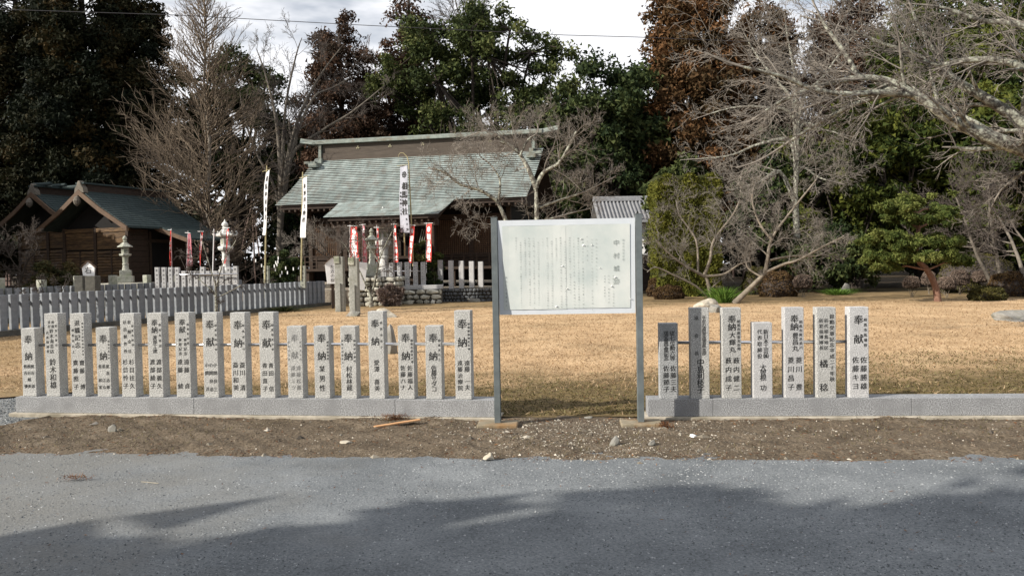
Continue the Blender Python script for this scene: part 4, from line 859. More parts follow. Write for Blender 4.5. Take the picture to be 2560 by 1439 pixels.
# row before the slatted shrine
Wn = [('奉納', .5, .14, .34, .5), ('相馬市', .5, .52, .86, .34)]
xs = [393, 410, 426.5, 443, 459.5, 475, 490.5, 507, 520, 539, 554.5, 572, 589]
tops = [668, 668, 668, 668, 677, 677, 677, 667, 677, 677, 665, 667, 665]
for i, (x, t) in enumerate(zip(xs, tops)):
    bpost(x, t, t + 56, 30.5 + .02 * i, 10, '%s slim post from the slatted shrine in the rail linked row behind the fences' % ORD[i + 1].replace('zeroth', ''), Wn, M['granite_pale'], 'inscribed posts in the row behind the fences')
P = [at(x, 687 - (x - 390) * .012, 30.6) for x in (388, 500, 594)]
tag(MB().tube(P, .03, 8).build('steel_rail', M['chrome'], smooth=True), 'bright metal rail threading the slim posts behind the fences', 'handrail')
bpost(666, 664, 735, 31, 12, 'lone post with a white paper note tied at the foot of the bamboo banner pole', Wn, M['stone_lantern'])
bpost(757, 664, 720, 31, 12, 'lone post tied to the white banner pole nearer the shrine hall', Wn, M['stone_lantern'])
# centre rows
for i, (x, t, b) in enumerate([(907, 655, 700), (961, 668, 700), (978, 657, 700)]):
    bpost(x, t, b, 33.4, 9.5, ['short post behind the second red banner', 'short post partly behind the tall pale lantern', 'slim post between the tall pale lantern and the white plinth'][i], Wn)
base = at(1033, 715, 33.35)
tag(MB().box(-1.25, 1.22, -.1, .45, 0, .17).build('post_plinth', M['granite_pale'], bevel=.01), 'pale granite plinth under four inscribed white posts', 'plinth'); bpy.context.scene.collection.objects[-1].location = (base.x, base.y, TZ)
for i, x in enumerate([999, 1018, 1039, 1058]):
    bpost(x, 655, 713.5, 33.4, 11, '%s white inscribed post on the pale plinth, counted from the tall lantern' % ORD[i + 1], [('相馬市中村', .75, .07, .5, .2), ('奉納石材', .4, .07, .45, .26), ('佐藤一夫', .72, .62, .9, .28), ('佐藤正子', .3, .62, .9, .28)])
P = [at(x, 677.5, 33.5) for x in (935, 1000, 1062)]
tag(MB().tube(P, .028, 8).build('steel_rail', M['chrome'], smooth=True), 'bright metal rail threading the white posts on the plinth', 'handrail')
for i, x in enumerate([1101, 1127.5, 1153.5, 1179, 1202]):
    bpost(x, 650 + i * .9, 723 - i * 1.4, 34.2, 11.5, '%s plain uninscribed granite post on the dark low wall, counted from the white plinth' % ORD[i + 1], None, M['granite_grey'] if i == 0 else M['granite_pale'], 'plain posts on the dark low wall', rz=-.12)

# ================================================================== LANTERNS
def lantern_round(loc, h, label, m, group='stone lanterns', boxes=True):
    R = thing('stone_lantern', label, 'stone lantern', loc, .35, group); k = h / 2.0
    def L_(prof, name, n=6, mm=m): return MB().lathe([(r_ * k, z * k) for r_, z in prof], n, .3).build(name, mm, R, bevel=.008 * k)
    if boxes: MB().box(-.34 * k, .34 * k, -.34 * k, .34 * k, -.22 * k, .08 * k).box(-.25 * k, .25 * k, -.25 * k, .25 * k, .081 * k, .36 * k).build('base', m, R, bevel=.015)
    else: L_([(.34, -.1), (.34, .08), (.26, .14), (.26, .3), (.2, .36)], 'base')
    L_([(.17, .36), (.15, .44), (.125, .60), (.145, .62), (.145, .67), (.125, .69), (.13, .95), (.15, 1.0)], 'shaft', 12)
    L_([(.14, 1.0), (.27, 1.06), (.28, 1.14), (.2, 1.16)], 'platform')
    b = MB().lathe([(.16 * k, 1.161 * k), (.175 * k, 1.2 * k), (.175 * k, 1.40 * k), (.15 * k, 1.44 * k)], 6, .3).build('light_box', m, R, bevel=.006)
    for a in (math.radians(-100), math.radians(-40), math.radians(-160)):
        d = Vector((math.cos(a), math.sin(a), 0)); c = d * .153 * k; MB().box(-.05 * k, .05 * k, -.006, .006, -.06 * k, .06 * k, Matrix.Translation((c.x, c.y, 1.3 * k)) @ Matrix.Rotation(a + math.pi / 2, 4, 'Z')).build('opening', M['black'], R)
    L_([(.15, 1.441), (.35, 1.46), (.35, 1.50), (.22, 1.58), (.12, 1.68), (.08, 1.70)], 'roof')
    L_([(.06, 1.701), (.10, 1.74), (.07, 1.79), (.11, 1.86), (.08, 1.95), (.015, 2.02)], 'finial', 10)
    return R
def lantern_tall(loc, h, label, m):
    R = thing('stone_lantern', label, 'stone lantern', loc, .2, 'stone lanterns'); k = h / 3.0
    def L_(prof, name, n=6, bev=.012): return MB().lathe([(r_ * k, z * k) for r_, z in prof], n, .3).build(name, m, R, bevel=bev * k)
    MB().box(-.52 * k, .52 * k, -.52 * k, .52 * k, -.3, .16 * k).box(-.4 * k, .4 * k, -.4 * k, .4 * k, .161 * k, .38 * k).build('base', m, R, bevel=.02)
    L_([(.36, .381), (.38, .46), (.24, .54), (.22, .58)], 'pedestal', 8)
    L_([(.20, .581), (.18, .7), (.175, .92), (.21, .94), (.21, 1.0), (.175, 1.02), (.18, 1.3), (.21, 1.38)], 'shaft', 14)
    L_([(.20, 1.381), (.34, 1.46), (.38, 1.54), (.38, 1.62), (.26, 1.66)], 'platform')
    L_([(.22, 1.661), (.24, 1.7), (.24, 2.06), (.2, 2.1)], 'light_box')
    for a in range(6):
        an = .3 + math.pi / 6 + a * math.pi / 3; c = Vector((math.cos(an), math.sin(an), 0)) * .213 * k
        MB().box(-.07 * k, .07 * k, -.006, .006, -.12 * k, .12 * k, Matrix.Translation((c.x, c.y, 1.88 * k)) @ Matrix.Rotation(an + math.pi / 2, 4, 'Z')).build('opening', M['stone_old'], R)
    L_([(.22, 2.101), (.46, 2.14), (.48, 2.22), (.34, 2.30), (.2, 2.46), (.12, 2.52)], 'roof')
    for a in range(6):
        an = .3 + a * math.pi / 3; d = Vector((math.cos(an), math.sin(an), 0)); up = Vector((0, 0, 1))
        P = [d * (r_ * k) + up * (z * k) for r_, z in ((.34, 2.22), (.46, 2.20), (.55, 2.22), (.60, 2.31), (.56, 2.40), (.49, 2.38))]
        MB().tube(P, [.06 * k, .06 * k, .058 * k, .052 * k, .045 * k, .03 * k], 7).build('roof_scroll', m, R, smooth=True)
    L_([(.09, 2.521), (.16, 2.56), (.10, 2.61), (.16, 2.70), (.15, 2.80), (.06, 2.88), (.015, 3.0)], 'finial', 12)
    return R
a = at(315, 694, 33); lantern_round((a.x, a.y, a.z), 1.72, 'pale stone lantern before the slatted small shrine', M['stone_lantern'])
tag(MB().box(-.9, .9, -.5, .7, -1.0, -.02).build('lantern_plinth', M['wall_stone'], bevel=.03), 'low stone plinth under the lantern before the slatted shrine', 'plinth'); COL.objects[-1].location = (a.x, a.y, a.z - .22 * .86)
a = at(566, 697, 33); lantern_tall((a.x, a.y, a.z), 2.45, 'ornate pale stone lantern with scrolled roof standing behind a lone red banner', M['stone_white'])
a = at(960, 655, 36); lantern_tall((a.x, a.y, TZ + .3), 3.36, 'tallest pale stone lantern with scrolled roof before the hall porch', M['stone_white'])
a = at(931, 690, 32.8); lantern_round((a.x, a.y, 1.18 + .22), 1.75, 'old mossy stone lantern on the rough stone pedestal', M['stone_lantern'])

# ================================================================== BANNERS
def banner(tl, tr, bl, br, Y, m, label, words, ink, pole='white', pbot=None, ptop=None, bulge=.0, group='red banners by the shrines', seed=0, crest=None, side=-1, cat='banner', shift=None):
    rr = random.Random(seed); TL, TR, BL, BR = [at(p[0], p[1], Y) for p in (tl, tr, bl, br)]
    TR.y -= .28; BR.y -= .28
    R = thing('banner', label, cat, (TL.x, TL.y, 0), 0, group); O = Vector((TL.x, TL.y, 0)); W0 = (TR - TL).length; Hh = (TL.z - BL.z)
    def pt(s, t):
        p = TL.lerp(TR, s).lerp(BL.lerp(BR, s), t) - O
        x = p.x + .05 * W0 * math.sin(t * 7 + seed) + (shift(t) if shift else 0); y = p.y + bulge * math.sin(s * 3.14) + .05 * math.sin(t * 9 + s * 3 + seed) * s
        return Vector((x, y, p.z))
    nu, nv = 5, 18; V = [pt(i / nu, j / nv) for j in range(nv + 1) for i in range(nu + 1)]
    Fs = [(j * (nu + 1) + i, j * (nu + 1) + i + 1, (j + 1) * (nu + 1) + i + 1, (j + 1) * (nu + 1) + i) for j in range(nv) for i in range(nu)]
    MB().add(V, Fs).build('cloth', m, R, smooth=True)
    pb = at(pbot[0], pbot[1], Y) - O; ptp = at(ptop[0], ptop[1], Y) - O
    col = {'white': M['white_pole'], 'bamboo': M['bamboo']}[pole]; rad = .016 if pole == 'white' else .035
    MB().tube([pb, ptp], [rad, rad * .7], 8).build('pole', col, R)
    MB().tube([TL - O + Vector((-.12, -.01, .03)), TR - O + Vector((.05, -.01, .03))], .010, 6).build('cross_bar', col, R)
    for q in (.0, .3, .6, .9):
        e = pt(0, q); z = e.z; t = (z - pb.z) / (ptp.z - pb.z); pp = pb.lerp(ptp, t); MB().bar(e, pp, .02, .03).build('loop', M['white_paint'] if pole == 'white' else m, R)
    def fm(gx, gz):
        out = []
        for x, z in zip(gx, gz):
            s = min(1, max(0, x)); t = -z; p = pt(s, t); out.append((p.x, p.y - .012, p.z))
        return np.array(out)
    it = []; asp = W0 / Hh
    for t_, fx, z0, z1, s in words: it += [(c, x, z, s) for c, x, z, s in column(t_, fx, -z0, -z1, s)]
    if it:
        Vs = []; Fz = []; k = 0
        for ch, x, z, s in it:
            g, tr_ = glyph(ch, .02); 
            for o_ in (0, .07, -.07): Vs.append(fm(g[:, 0] * s * 1.12 + x + o_ * s, (g[:, 1] * s) * asp * 1.2 + z) - np.array([[0, abs(o_) * .02 + .001 * (o_ > 0), 0]])); Fz.append(tr_ + k); k += len(g)
        mesh_np('lettering', np.concatenate(Vs), np.concatenate(Fz), ink, R)
    if crest:
        cx, cz, cr_ = crest; b = MB()
        def disc(x, z, r_):
            P = [pt(min(1, max(0, x + r_ * math.cos(6.283 * j / 10))), -(z + r_ * math.sin(6.283 * j / 10) * asp)) + Vector((0, -.013, 0)) for j in range(10)]; b.add(P, [tuple(range(10))])
        if crest[2] > 0 and ink is M['ink']:
            disc(cx, cz, cr_ * .38)
            for j in range(8): disc(cx + cr_ * math.cos(j * .785) * .72, cz + cr_ * math.sin(j * .785) * .72 * asp, cr_ * .27)
        else: disc(cx, cz, cr_)
        b.build('crest', ink, R)
    return R
WP = M['white_paint']; SW = [('相馬神社', .5, .34, .88, .62)]
banner((664, 431), (679, 427), (649, 587), (661, 589), 31, M['cloth_white'], 'long white banner on a bamboo pole, blown towards the conical bare tree', [('相馬中村神社', .55, .12, .72, .5)], M['ink'], 'bamboo', (662, 745), (667, 414), group='white banners on bamboo poles', seed=2, shift=lambda t: .10 * math.sin(max(0, t - .2) * 2.2))
banner((757, 447), (772, 443), (751, 594), (770, 594), 31, M['cloth_white'], 'long white banner pinched at its middle, hanging past the corner of the hall roof', [('奉納国王神社', .5, .14, .7, .45)], M['ink'], 'bamboo', (753, 700), (757, 430), group='white banners on bamboo poles', seed=5)
cb = banner((999, 416), (1019, 416), (1000, 581), (1025, 582), 34, M['cloth_grey'], 'tall pale banner with round crest and large black characters before the hall roof', [('相馬神社', .62, .30, .68, .62), ('奉納平成二十年', .16, .4, .72, .18), ('氏子中', .75, .8, .95, .18)], M['ink'], 'bamboo', (1033, 665), (1022, 408), group='white banners on bamboo poles', seed=1, crest=(.55, -.13, .33))
O = cb.location; MB().tube([at(x, y, 34.05) - O for x, y in ((1022, 408), (1018, 392), (1009, 383), (1001, 382), (996, 388), (996, 402))], [.025, .02, .016, .012, .009, .006], 7).build('bent_tip', M['bamboo'], cb)
o = MB().tube([at(1011, 583, 34.3), at(1012, 640, 34.3)], .03, 8).build('bamboo_pole', M['bamboo']); tag(o, 'short bamboo stake beneath the tall pale banner', 'pole')
RED = [
 ((427, 576), (433, 577), (425, 664), (432, 664), 33.5, 'cloth_red', (430, 700), (428, 571), 'narrow red banner seen edge on beside the slatted shrine eave', 0),
 ((470, 583), (480, 585), (466, 665), (487, 664), 33.5, 'cloth_pink', (466, 690), (470, 577), 'faded pinkish banner bellying out before the slatted shrine porch', .25),
 ((501, 580), (513, 581), (498, 663), (506, 664), 33.5, 'cloth_red', (500, 700), (502, 577), 'twisted red banner under the porch corner of the slatted shrine', .1),
 ((568, 572), (578, 572), (561, 659), (568, 659), 32.2, 'cloth_red', (566, 690), (569, 568), 'red banner hanging in front of the ornate lantern near the conical tree', .1),
 ((876, 566), (895, 568), (875, 648), (902, 652), 33.6, 'cloth_red', (873, 690), (875, 562), 'broad deep red banner nearest the old gate posts', 0),
 ((906, 564), (914, 563), (908, 656), (921, 656), 33.8, 'cloth_pink', (906, 690), (906, 560), 'narrow pale red banner between the broad red one and the mossy lantern', .1),
 ((942, 570), (948, 571), (940, 653), (950, 655), 34.0, 'cloth_red', (942, 690), (942, 562), 'narrow red banner half hidden behind the mossy lantern', 0),
 ((985, 562), (992, 563), (983, 655), (998, 656), 34.0, 'cloth_red', (985, 690), (985, 557), 'curling red banner beside the tallest lantern', .12),
 ((1025, 564), (1038, 566), (1021, 655), (1031, 658), 34.0, 'cloth_red', (1026, 690), (1026, 560), 'red banner directly under the tall pale banner', .06),
 ((1066, 560), (1081, 560), (1065, 653), (1079, 655), 34.0, 'cloth_red', (1066, 700), (1066, 556), 'bright red banner farthest from the gate posts, beside the dark porch', 0),
]
for i, (tl, tr, bl, br, Y, mm, pb, pt_, lab, bg_) in enumerate(RED):
    banner(tl, tr, bl, br, Y, M[mm], lab, SW, WP, 'white', pb, pt_, bulge=bg_, seed=i * 3 + 1, crest=(.5, -.14, .30))
o = MB().tube([at(535, 572, 32), at(531, 720, 32)], [.02, .03], 8).build('bare_pole', M['white_pole']); tag(o, 'bare white pole without a banner beside the ornate lantern', 'pole')
# small white house-shaped signs
def plate(px, py_top, wpx, hpx, Y, text, label, rz, legs):
    c = at(px, py_top, Y); wd = wpx * Y / F; h = hpx * Y / F; R = thing('name_sign', label, 'sign', (c.x, c.y, 0), rz, 'white pointed name signs')
    zt = c.z; poly = [(-wd * .36, zt - h), (wd * .36, zt - h), (wd / 2, zt - h * .24), (0, zt), (-wd / 2, zt - h * .24)]
    MB().ext(poly, -.03, .03).build('panel', M['white_paint'], R, bevel=.006)
    MB().box(-.05, .05, .031, .1, 0, zt - h * .4).build('post', M['wood_mid'], R)
    n = len(text); it = column(text, 0, zt - h * .36, zt - h * .86, h * .58 / n); lettering(it, 'lettering', M['ink'], R, y=-.033, off=.012)
    MB().bar((-wd / 2 - .03, 0, zt - h * .25), (0, 0, zt + .03), .14, .025).bar((wd / 2 + .03, 0, zt - h * .25), (0, 0, zt + .03), .14, .025).build('ridge_strip', M['barge'], R)
plate(221, 654, 32, 58, 28.5, '右近', 'small white pointed sign with black characters between the shaded gate posts', .0, 1)
plate(830, 643, 36, 66, 30.5, '左近の桜', 'white pointed sign with black characters partly behind the split gate post', .25, 1)
c = at(890, 650, 31.5); o = MB().box(-.12, .12, -.02, .02, -.9, .1).build('white_notice', M['white_paint']); o.location = c; tag(o, 'white notice board edge showing between the gate post and pedestal', 'notice board')
c = at(907, 665, 31.8); o = MB().box(-.16, .16, -.02, .02, -.95, .15).build('white_notice', M['white_paint'], bevel=.004); o.location = c; o.rotation_euler = (0, .12, .3); tag(o, 'tilted white notice board beside the rough pedestal', 'notice board')

# ================================================================== BOULDERS
p = gnd(884, 790); rock('boulder', (p.x, p.y, 0), (.30, .22, .16), M['boulder_grey'], 11, 'flat grey stone in the lawn at the foot of the gate post', group='boulders in the lawn')
p = gnd(962, 794); rock('boulder', (p.x, p.y, 0), (.42, .28, .25), M['boulder'], 12, 'long pale topped boulder in the lawn behind the tall inscribed post', group='boulders in the lawn')
p = gnd(985, 884); rock('standing_stone', (p.x - .03, p.y, 0), (.16, .12, .44), M['boulder_grey'], 15, 'dark pointed standing stone half hidden behind a tall inscribed post', rough=.1)
p = gnd(1150, 755); rock('boulder', (p.x - .05, p.y, 0), (.42, .35, .34), M['boulder'], 17, 'tan rounded boulder before the dark low wall', group='boulders in the lawn')
p = gnd(1182, 756); rock('boulder', (p.x, p.y, 0), (.34, .26, .20), M['boulder_grey'], 18, 'low grey boulder adjoining the tan one at the dark wall', group='boulders in the lawn')
p = gnd(1114, 753); rock('boulder', (p.x, p.y, 0), (.10, .08, .1), M['dent'], 19, 'small white stone against the dark low wall', group='boulders in the lawn', sub=2)
p = gnd(1760, 778); rock('boulder', (p.x, p.y, 0), (.48, .35, .40), M['boulder'], 21, 'large pale cracked boulder behind the short row of posts', group='boulders in the lawn')
p = gnd(1790, 781); rock('boulder', (p.x, p.y, 0), (.22, .3, .30), M['boulder_grey'], 22, 'grey block of stone beside the fresh green clump', group='boulders in the lawn')
p = gnd(2114, 735); rock('boulder', (p.x, p.y, 0), (.29, .26, .46), M['boulder_grey'], 23, 'smooth dome shaped stone at the far lawn edge under the conifers', group='boulders in the lawn', rough=.05)
p = gnd(2552, 802); rock('boulder', (p.x, p.y, 0), (.9, .5, .22), M['boulder_grey'], 24, 'low dark stone slab in the lawn beyond the bare end of the short curb', group='boulders in the lawn')
p = gnd(592, 722); rock('boulder', (p.x + .1, 30.2, 0), (.42, .35, .95), M['stone_old'], 26, 'knobbly standing rock beside the slim posts behind the fences', rough=.35)
p = gnd(850, 722); rock('boulder', (at(775, 700, 32.5).x, 32.5, 0), (.5, .35, .9), M['stone_old'], 27, 'rounded memorial rock behind the second white banner pole', rough=.2)

# ================================================================== TREES
CFG_FINE = [dict(n=6, wig=.10, up=.04, kids=8, ang=42, lr=.55, rr=.55, rmin=.01, start=.3),
            dict(n=6, wig=.14, up=.03, kids=8, ang=42, lr=.50, rr=.55, rmin=.01, start=.2),
            dict(n=4, wig=.17, up=.02, kids=7, ang=40, lr=.50, rr=.6, rmin=.01, start=.15),
            dict(n=3, wig=.20, up=.02, kids=5, ang=38, lr=.55, rr=.7, rmin=.01, start=.1),
            dict(n=2, wig=.22, up=.01, kids=0, ang=35, lr=.5, rr=.7, rmin=.0085)]
def cfg(base=CFG_FINE, **kw):
    out = [dict(c) for c in base]
    for k, v in kw.items():
        for i, c in enumerate(out): c[k] = v[i] if isinstance(v, (list, tuple)) else v
    return out
def base_at(px, Y): p = at(px, 650, Y); return Vector((p.x, Y, 0))

# ---- cedars
def cedar(px, Y, hgt, rad, z0, m, label, seed, leaf=.115, n=145, lump=.85, trunk_r=.38, taper=.55, group='tall cedars round the shrine', droop=.25, top=1.0, dens=1.0, trunk=True, dx=0):
    rr = random.Random(seed); B = base_at(px, Y); R = thing('cedar_tree', label, 'tree', B, 0, group)
    MB().tube([(0, 0, -.3), (.05, 0, hgt * .4), (0, .05, hgt * .75), (.0, 0, hgt * .97)], [trunk_r, trunk_r * .72, trunk_r * .4, .05], 10).build('trunk', M['bark_dark'], R, smooth=True)
    C = []; Rr = []; segs = []; z = z0; tb = []
    while z < hgt:
        f = (z - z0) / (hgt - z0); prof_ = (1 - f ** 1.9) ** taper if f < 1 else 0; prof_ = prof_ * (.72 + .28 * min(1, f * 5)); R_ = rad * max(prof_, .08)
        k = int((2.6 + 2.6 * R_) * dens)
        for j in range(k):
            an = rr.uniform(0, 6.283); L = R_ * rr.uniform(.55, 1.12); el = rr.uniform(-.15, .2)
            e = Vector((math.cos(an) * L, math.sin(an) * L, z + L * el)); tc_ = rr.random()
            if L > 1.2: segs.append(((0, 0, z - .25 * L), tuple(e), .05, .02, 0))
            nn = 1 + int(L / (lump * 1.1))
            for q in range(nn):
                t = 1 - q * lump * .95 / max(L, .1)
                if t < .5: break
                C.append(e * t + Vector((rr.gauss(0, .15), rr.gauss(0, .15), rr.gauss(0, .12) + (1 - t) * z * 0)) if t == 1 else Vector((e.x * t, e.y * t, z + L * el * t)) + Vector((rr.gauss(0, .15), rr.gauss(0, .15), rr.gauss(0, .15))))
                s = lump * rr.uniform(.6, 1.15) * (.55 + .45 * min(1, R_ / rad * 1.4)); Rr.append((s, s, s * .72)); tb.append(min(1, max(0, tc_ * .8 + rr.gauss(.1, .15))))
        z += lump * .74
    if segs: sticks('limb', segs, M['bark_dark'], R, 4)
    leaves('crown', C, Rr, n, leaf, m, R, seed, shell=.35, droop=droop, elong=1.5, tbase=tb, tint_w=.7)
    return R
cedar(60, 55, 24, 4.6, 2.2, M['leaf_cedar'], 'dark towering cedar at the outer edge, behind the shaded small shrine', 11, trunk_r=.5)
cedar(225, 53, 24, 4.3, 2.5, M['leaf_cedar'], 'dark towering cedar rising straight behind the slatted small shrine', 12, trunk_r=.5)
cedar(345, 54, 22.5, 3.4, 3.0, M['leaf_cedar'], 'dark narrower cedar with knobbly tip branches against the sky, next to the conical bare tree', 13, trunk_r=.4, lump=.75)
cedar(140, 60, 24, 3.6, 4.0, M['leaf_cedar'], 'dark cedar showing between the two towering ones', 14, trunk_r=.4, n=100, dens=.6)
cedar(862, 56, 19.2, 3.0, 4.0, M['leaf_cedar_red'], 'round headed reddish brown cedar beside the spreading bare tree', 15, lump=.8, taper=.5, n=170, leaf=.11)
cedar(1035, 60, 24.5, 2.6, 6.0, M['leaf_cedar_red'], 'thin dark reddish cedar rising above the big evergreen', 16, lump=.6, n=90, dens=.8)
cedar(1735, 52, 23.5, 3.9, 4.5, M['leaf_cedar_brown'], 'large rust brown cedar above the white storehouse', 17, lump=.95, n=210, taper=.6, leaf=.12)
cedar(1905, 58, 21, 3.4, 5.0, M['leaf_cedar_brown'], 'rust brown cedar partly behind the pale spreading bare tree', 18, lump=.8, n=140)
cedar(2130, 56, 21.5, 4.2, 4.0, M['leaf_cedar_red'], 'tall brownish cedar behind the tangled bare crowns', 19, n=100)
cedar(2330, 50, 19.5, 4.4, 3.0, M['leaf_conifer'], 'tall dark green cedar rising out of view behind the cloud pruned pine', 20, n=100)
cedar(2510, 46, 18.5, 4.4, 2.5, M['leaf_conifer'], 'tall dark green cedar at the far corner of the lawn', 21, n=100)

# ---- broadleaf evergreens: limbs forking into clumps with gaps
def evergreen(px, Y, hgt, w_, z0, m, label, seed, nl=9, leaf=.15, n=160, lump=1.0, clumps=110, trunk_r=.35, bark='bark_dark', depth=.8, gap=.18, group='evergreen trees behind the shrine', shape=1.0):
    rr = random.Random(seed); B = base_at(px, Y); R = thing('evergreen_tree', label, 'tree', B, 0, group); segs = []
    cz = z0 + (hgt - z0) * .5; rz_ = (hgt - z0) / 2; C = []; Rr = []
    segs.append(((0, 0, -.2), (.1, 0, z0 * .6), trunk_r, trunk_r * .8, 0)); hub = Vector((.1, 0, z0 * .6 + .2))
    holes = [(rr.uniform(-.7, .7) * w_, cz + rr.uniform(-.8, .4) * rz_, rr.uniform(.5, 1.0) * w_ * gap) for _ in range(7)]
    tips = []
    for i in range(clumps * 3):
        if len(tips) >= clumps: break
        v = Vector((rr.gauss(0, 1), rr.gauss(0, 1), rr.gauss(0, 1))).normalized() * (rr.random() ** .45)
        lob = 1 + .16 * math.sin(3.1 * math.atan2(v.z, v.x) + seed) + .1 * math.sin(7 * math.atan2(v.z, v.x) + seed)
        p = Vector((v.x * w_ * lob, v.y * w_ * depth, cz + v.z * rz_ * (1.0 if v.z > 0 else .9)))
        if any((p.x - h[0]) ** 2 + (p.z - h[1]) ** 2 < h[2] ** 2 for h in holes): continue
        tips.append(p)
    limbs = [Vector((math.cos(a) * w_ * rr.uniform(.35, .7), math.sin(a) * w_ * .5, cz + rr.uniform(-.1, .6) * rz_)) for a in [6.283 * i / nl + rr.uniform(-.2, .2) for i in range(nl)]]
    for L in limbs:
        mid = hub.lerp(L, .5) + Vector((rr.gauss(0, .3), rr.gauss(0, .3), .2)); segs += [(tuple(hub), tuple(mid), trunk_r * .5, trunk_r * .36, 0), (tuple(mid), tuple(L), trunk_r * .36, trunk_r * .22, 0)]
    for p in tips:
        L = min(limbs, key=lambda q: (q - p).length); q = L.lerp(p, .5) + Vector((rr.gauss(0, .2), rr.gauss(0, .2), rr.gauss(0, .2)))
        segs += [(tuple(L), tuple(q), .07, .045, 0), (tuple(q), tuple(p), .045, .02, 0)]
        for _ in range(2):
            s = lump * rr.uniform(.5, 1.15); C.append(p + Vector((rr.gauss(0, .4), rr.gauss(0, .4), rr.gauss(0, .3))) * lump); Rr.append((s, s, s * .7))
    sticks('trunk', segs, M[bark], R, 6); leaves('crown', C, Rr, n, leaf, m, R, seed, shell=.25, elong=1.2, tint_w=.5)
    return R
evergreen(1205, 54, 19.4, 6.2, 6.2, M['leaf_broad'], 'big evergreen with airy crown and sky gaps rising behind the shrine hall roof', 31, clumps=175, nl=11, gap=.22, lump=.85, leaf=.125)
evergreen(1500, 50, 15.2, 3.6, 3.0, M['leaf_broad_dark'], 'dense dark evergreen behind the hall roof end', 32, clumps=100, gap=.08)
evergreen(1610, 55, 14.0, 3.2, 3.0, M['leaf_broad_dark'], 'dark evergreen between the hall roof and the rust brown cedar', 33, clumps=80, gap=.08)
evergreen(1400, 60, 15.0, 3.6, 3.0, M['leaf_broad'], 'green evergreen filling in behind the upturned ridge end', 34, clumps=90, gap=.12)
evergreen(590, 62, 18.6, 4.8, 6.0, M['leaf_broad_dark'], 'flat topped dark evergreen behind the conical bare tree', 35, clumps=110, gap=.2, lump=.95)
evergreen(760, 64, 13.0, 4.0, 3.0, M['leaf_broad_dark'], 'low dark evergreen behind the spreading bare tree', 36, clumps=80, gap=.15)
evergreen(960, 63, 12.5, 4.5, 3.0, M['leaf_broad_dark'], 'low dark evergreen seen over the middle of the hall ridge', 37, clumps=80, gap=.2)
evergreen(2140, 42, 9.4, 4.2, .6, M['leaf_conifer'], 'deep green conifer bank behind the crape myrtle', 38, clumps=110, gap=.05, lump=.9, group='green conifers along the lawn edge')
evergreen(2290, 44, 11.5, 4.4, .6, M['leaf_conifer'], 'broad yellow green conifer behind the cloud pruned pine', 39, clumps=120, gap=.05, lump=.9, group='green conifers along the lawn edge')
evergreen(2460, 42, 10.5, 4.2, .5, M['leaf_conifer'], 'green conifer behind the hazy bare thicket at the lawn corner', 40, clumps=110, gap=.05, lump=.9, group='green conifers along the lawn edge')
evergreen(1975, 46, 8.5, 3.4, .5, M['leaf_broad_dark'], 'dark evergreen in the shade behind the pale spreading tree', 41, clumps=80, gap=.08, lump=.9, group='green conifers along the lawn edge')
evergreen(2090, 37.5, 2.9, 2.3, .1, M['leaf_broad_dark'], 'low dark glossy shrub mass under the conifers', 42, clumps=60, gap=.03, lump=.55, leaf=.09, trunk_r=.08, group='green conifers along the lawn edge')
evergreen(1700, 40, 6.9, 1.7, .5, M['leaf_broad'], 'rounded green evergreen standing behind the clipped hedge', 43, clumps=60, gap=.03, lump=.6, leaf=.12, trunk_r=.12)

# ---- far wood closing the view
rr = random.Random(77); C = []; Rr = []
for i in range(560):
    x = rr.uniform(-64, 60); y = rr.uniform(70, 92); lim = 9.5 + 2.6 * math.sin(x * .21) + 1.5 * math.sin(x * .53 + 2)
    z = rr.uniform(0, 1) ** .8 * lim; s = rr.uniform(1.2, 2.3); C.append((x, y, z)); Rr.append((s, s, s * .8))
leaves('distant_woods', C, Rr, 130, .42, M['leaf_forest'], None, 9, shell=.2, kind='stuff'); tag(COL.objects['distant_woods'], 'dark mass of distant woodland closing the view behind the shrines', 'woods')
segs = []
for i in range(80):
    x = rr.uniform(-60, 55); y = rr.uniform(62, 78); h = rr.uniform(7, 15); r0 = rr.uniform(.08, .22)
    grow(rr, segs, Vector((x, y, 0)), Vector((rr.gauss(0, .05), 0, 1)), h, r0, 0, [dict(n=6, wig=.05, up=.02, kids=10, ang=38, lr=.35, rr=.4, rmin=.02, start=.3), dict(n=4, wig=.15, up=.03, kids=4, ang=35, lr=.5, rr=.6, rmin=.02, start=.2), dict(n=3, wig=.2, kids=0, rmin=.014)])
sticks('distant_thicket', segs, M['twig_purple'], None, 3, kind='stuff'); tag(COL.objects['distant_thicket'], 'hazy brown tangle of far bare trunks and twigs beyond the evergreens', 'woods')

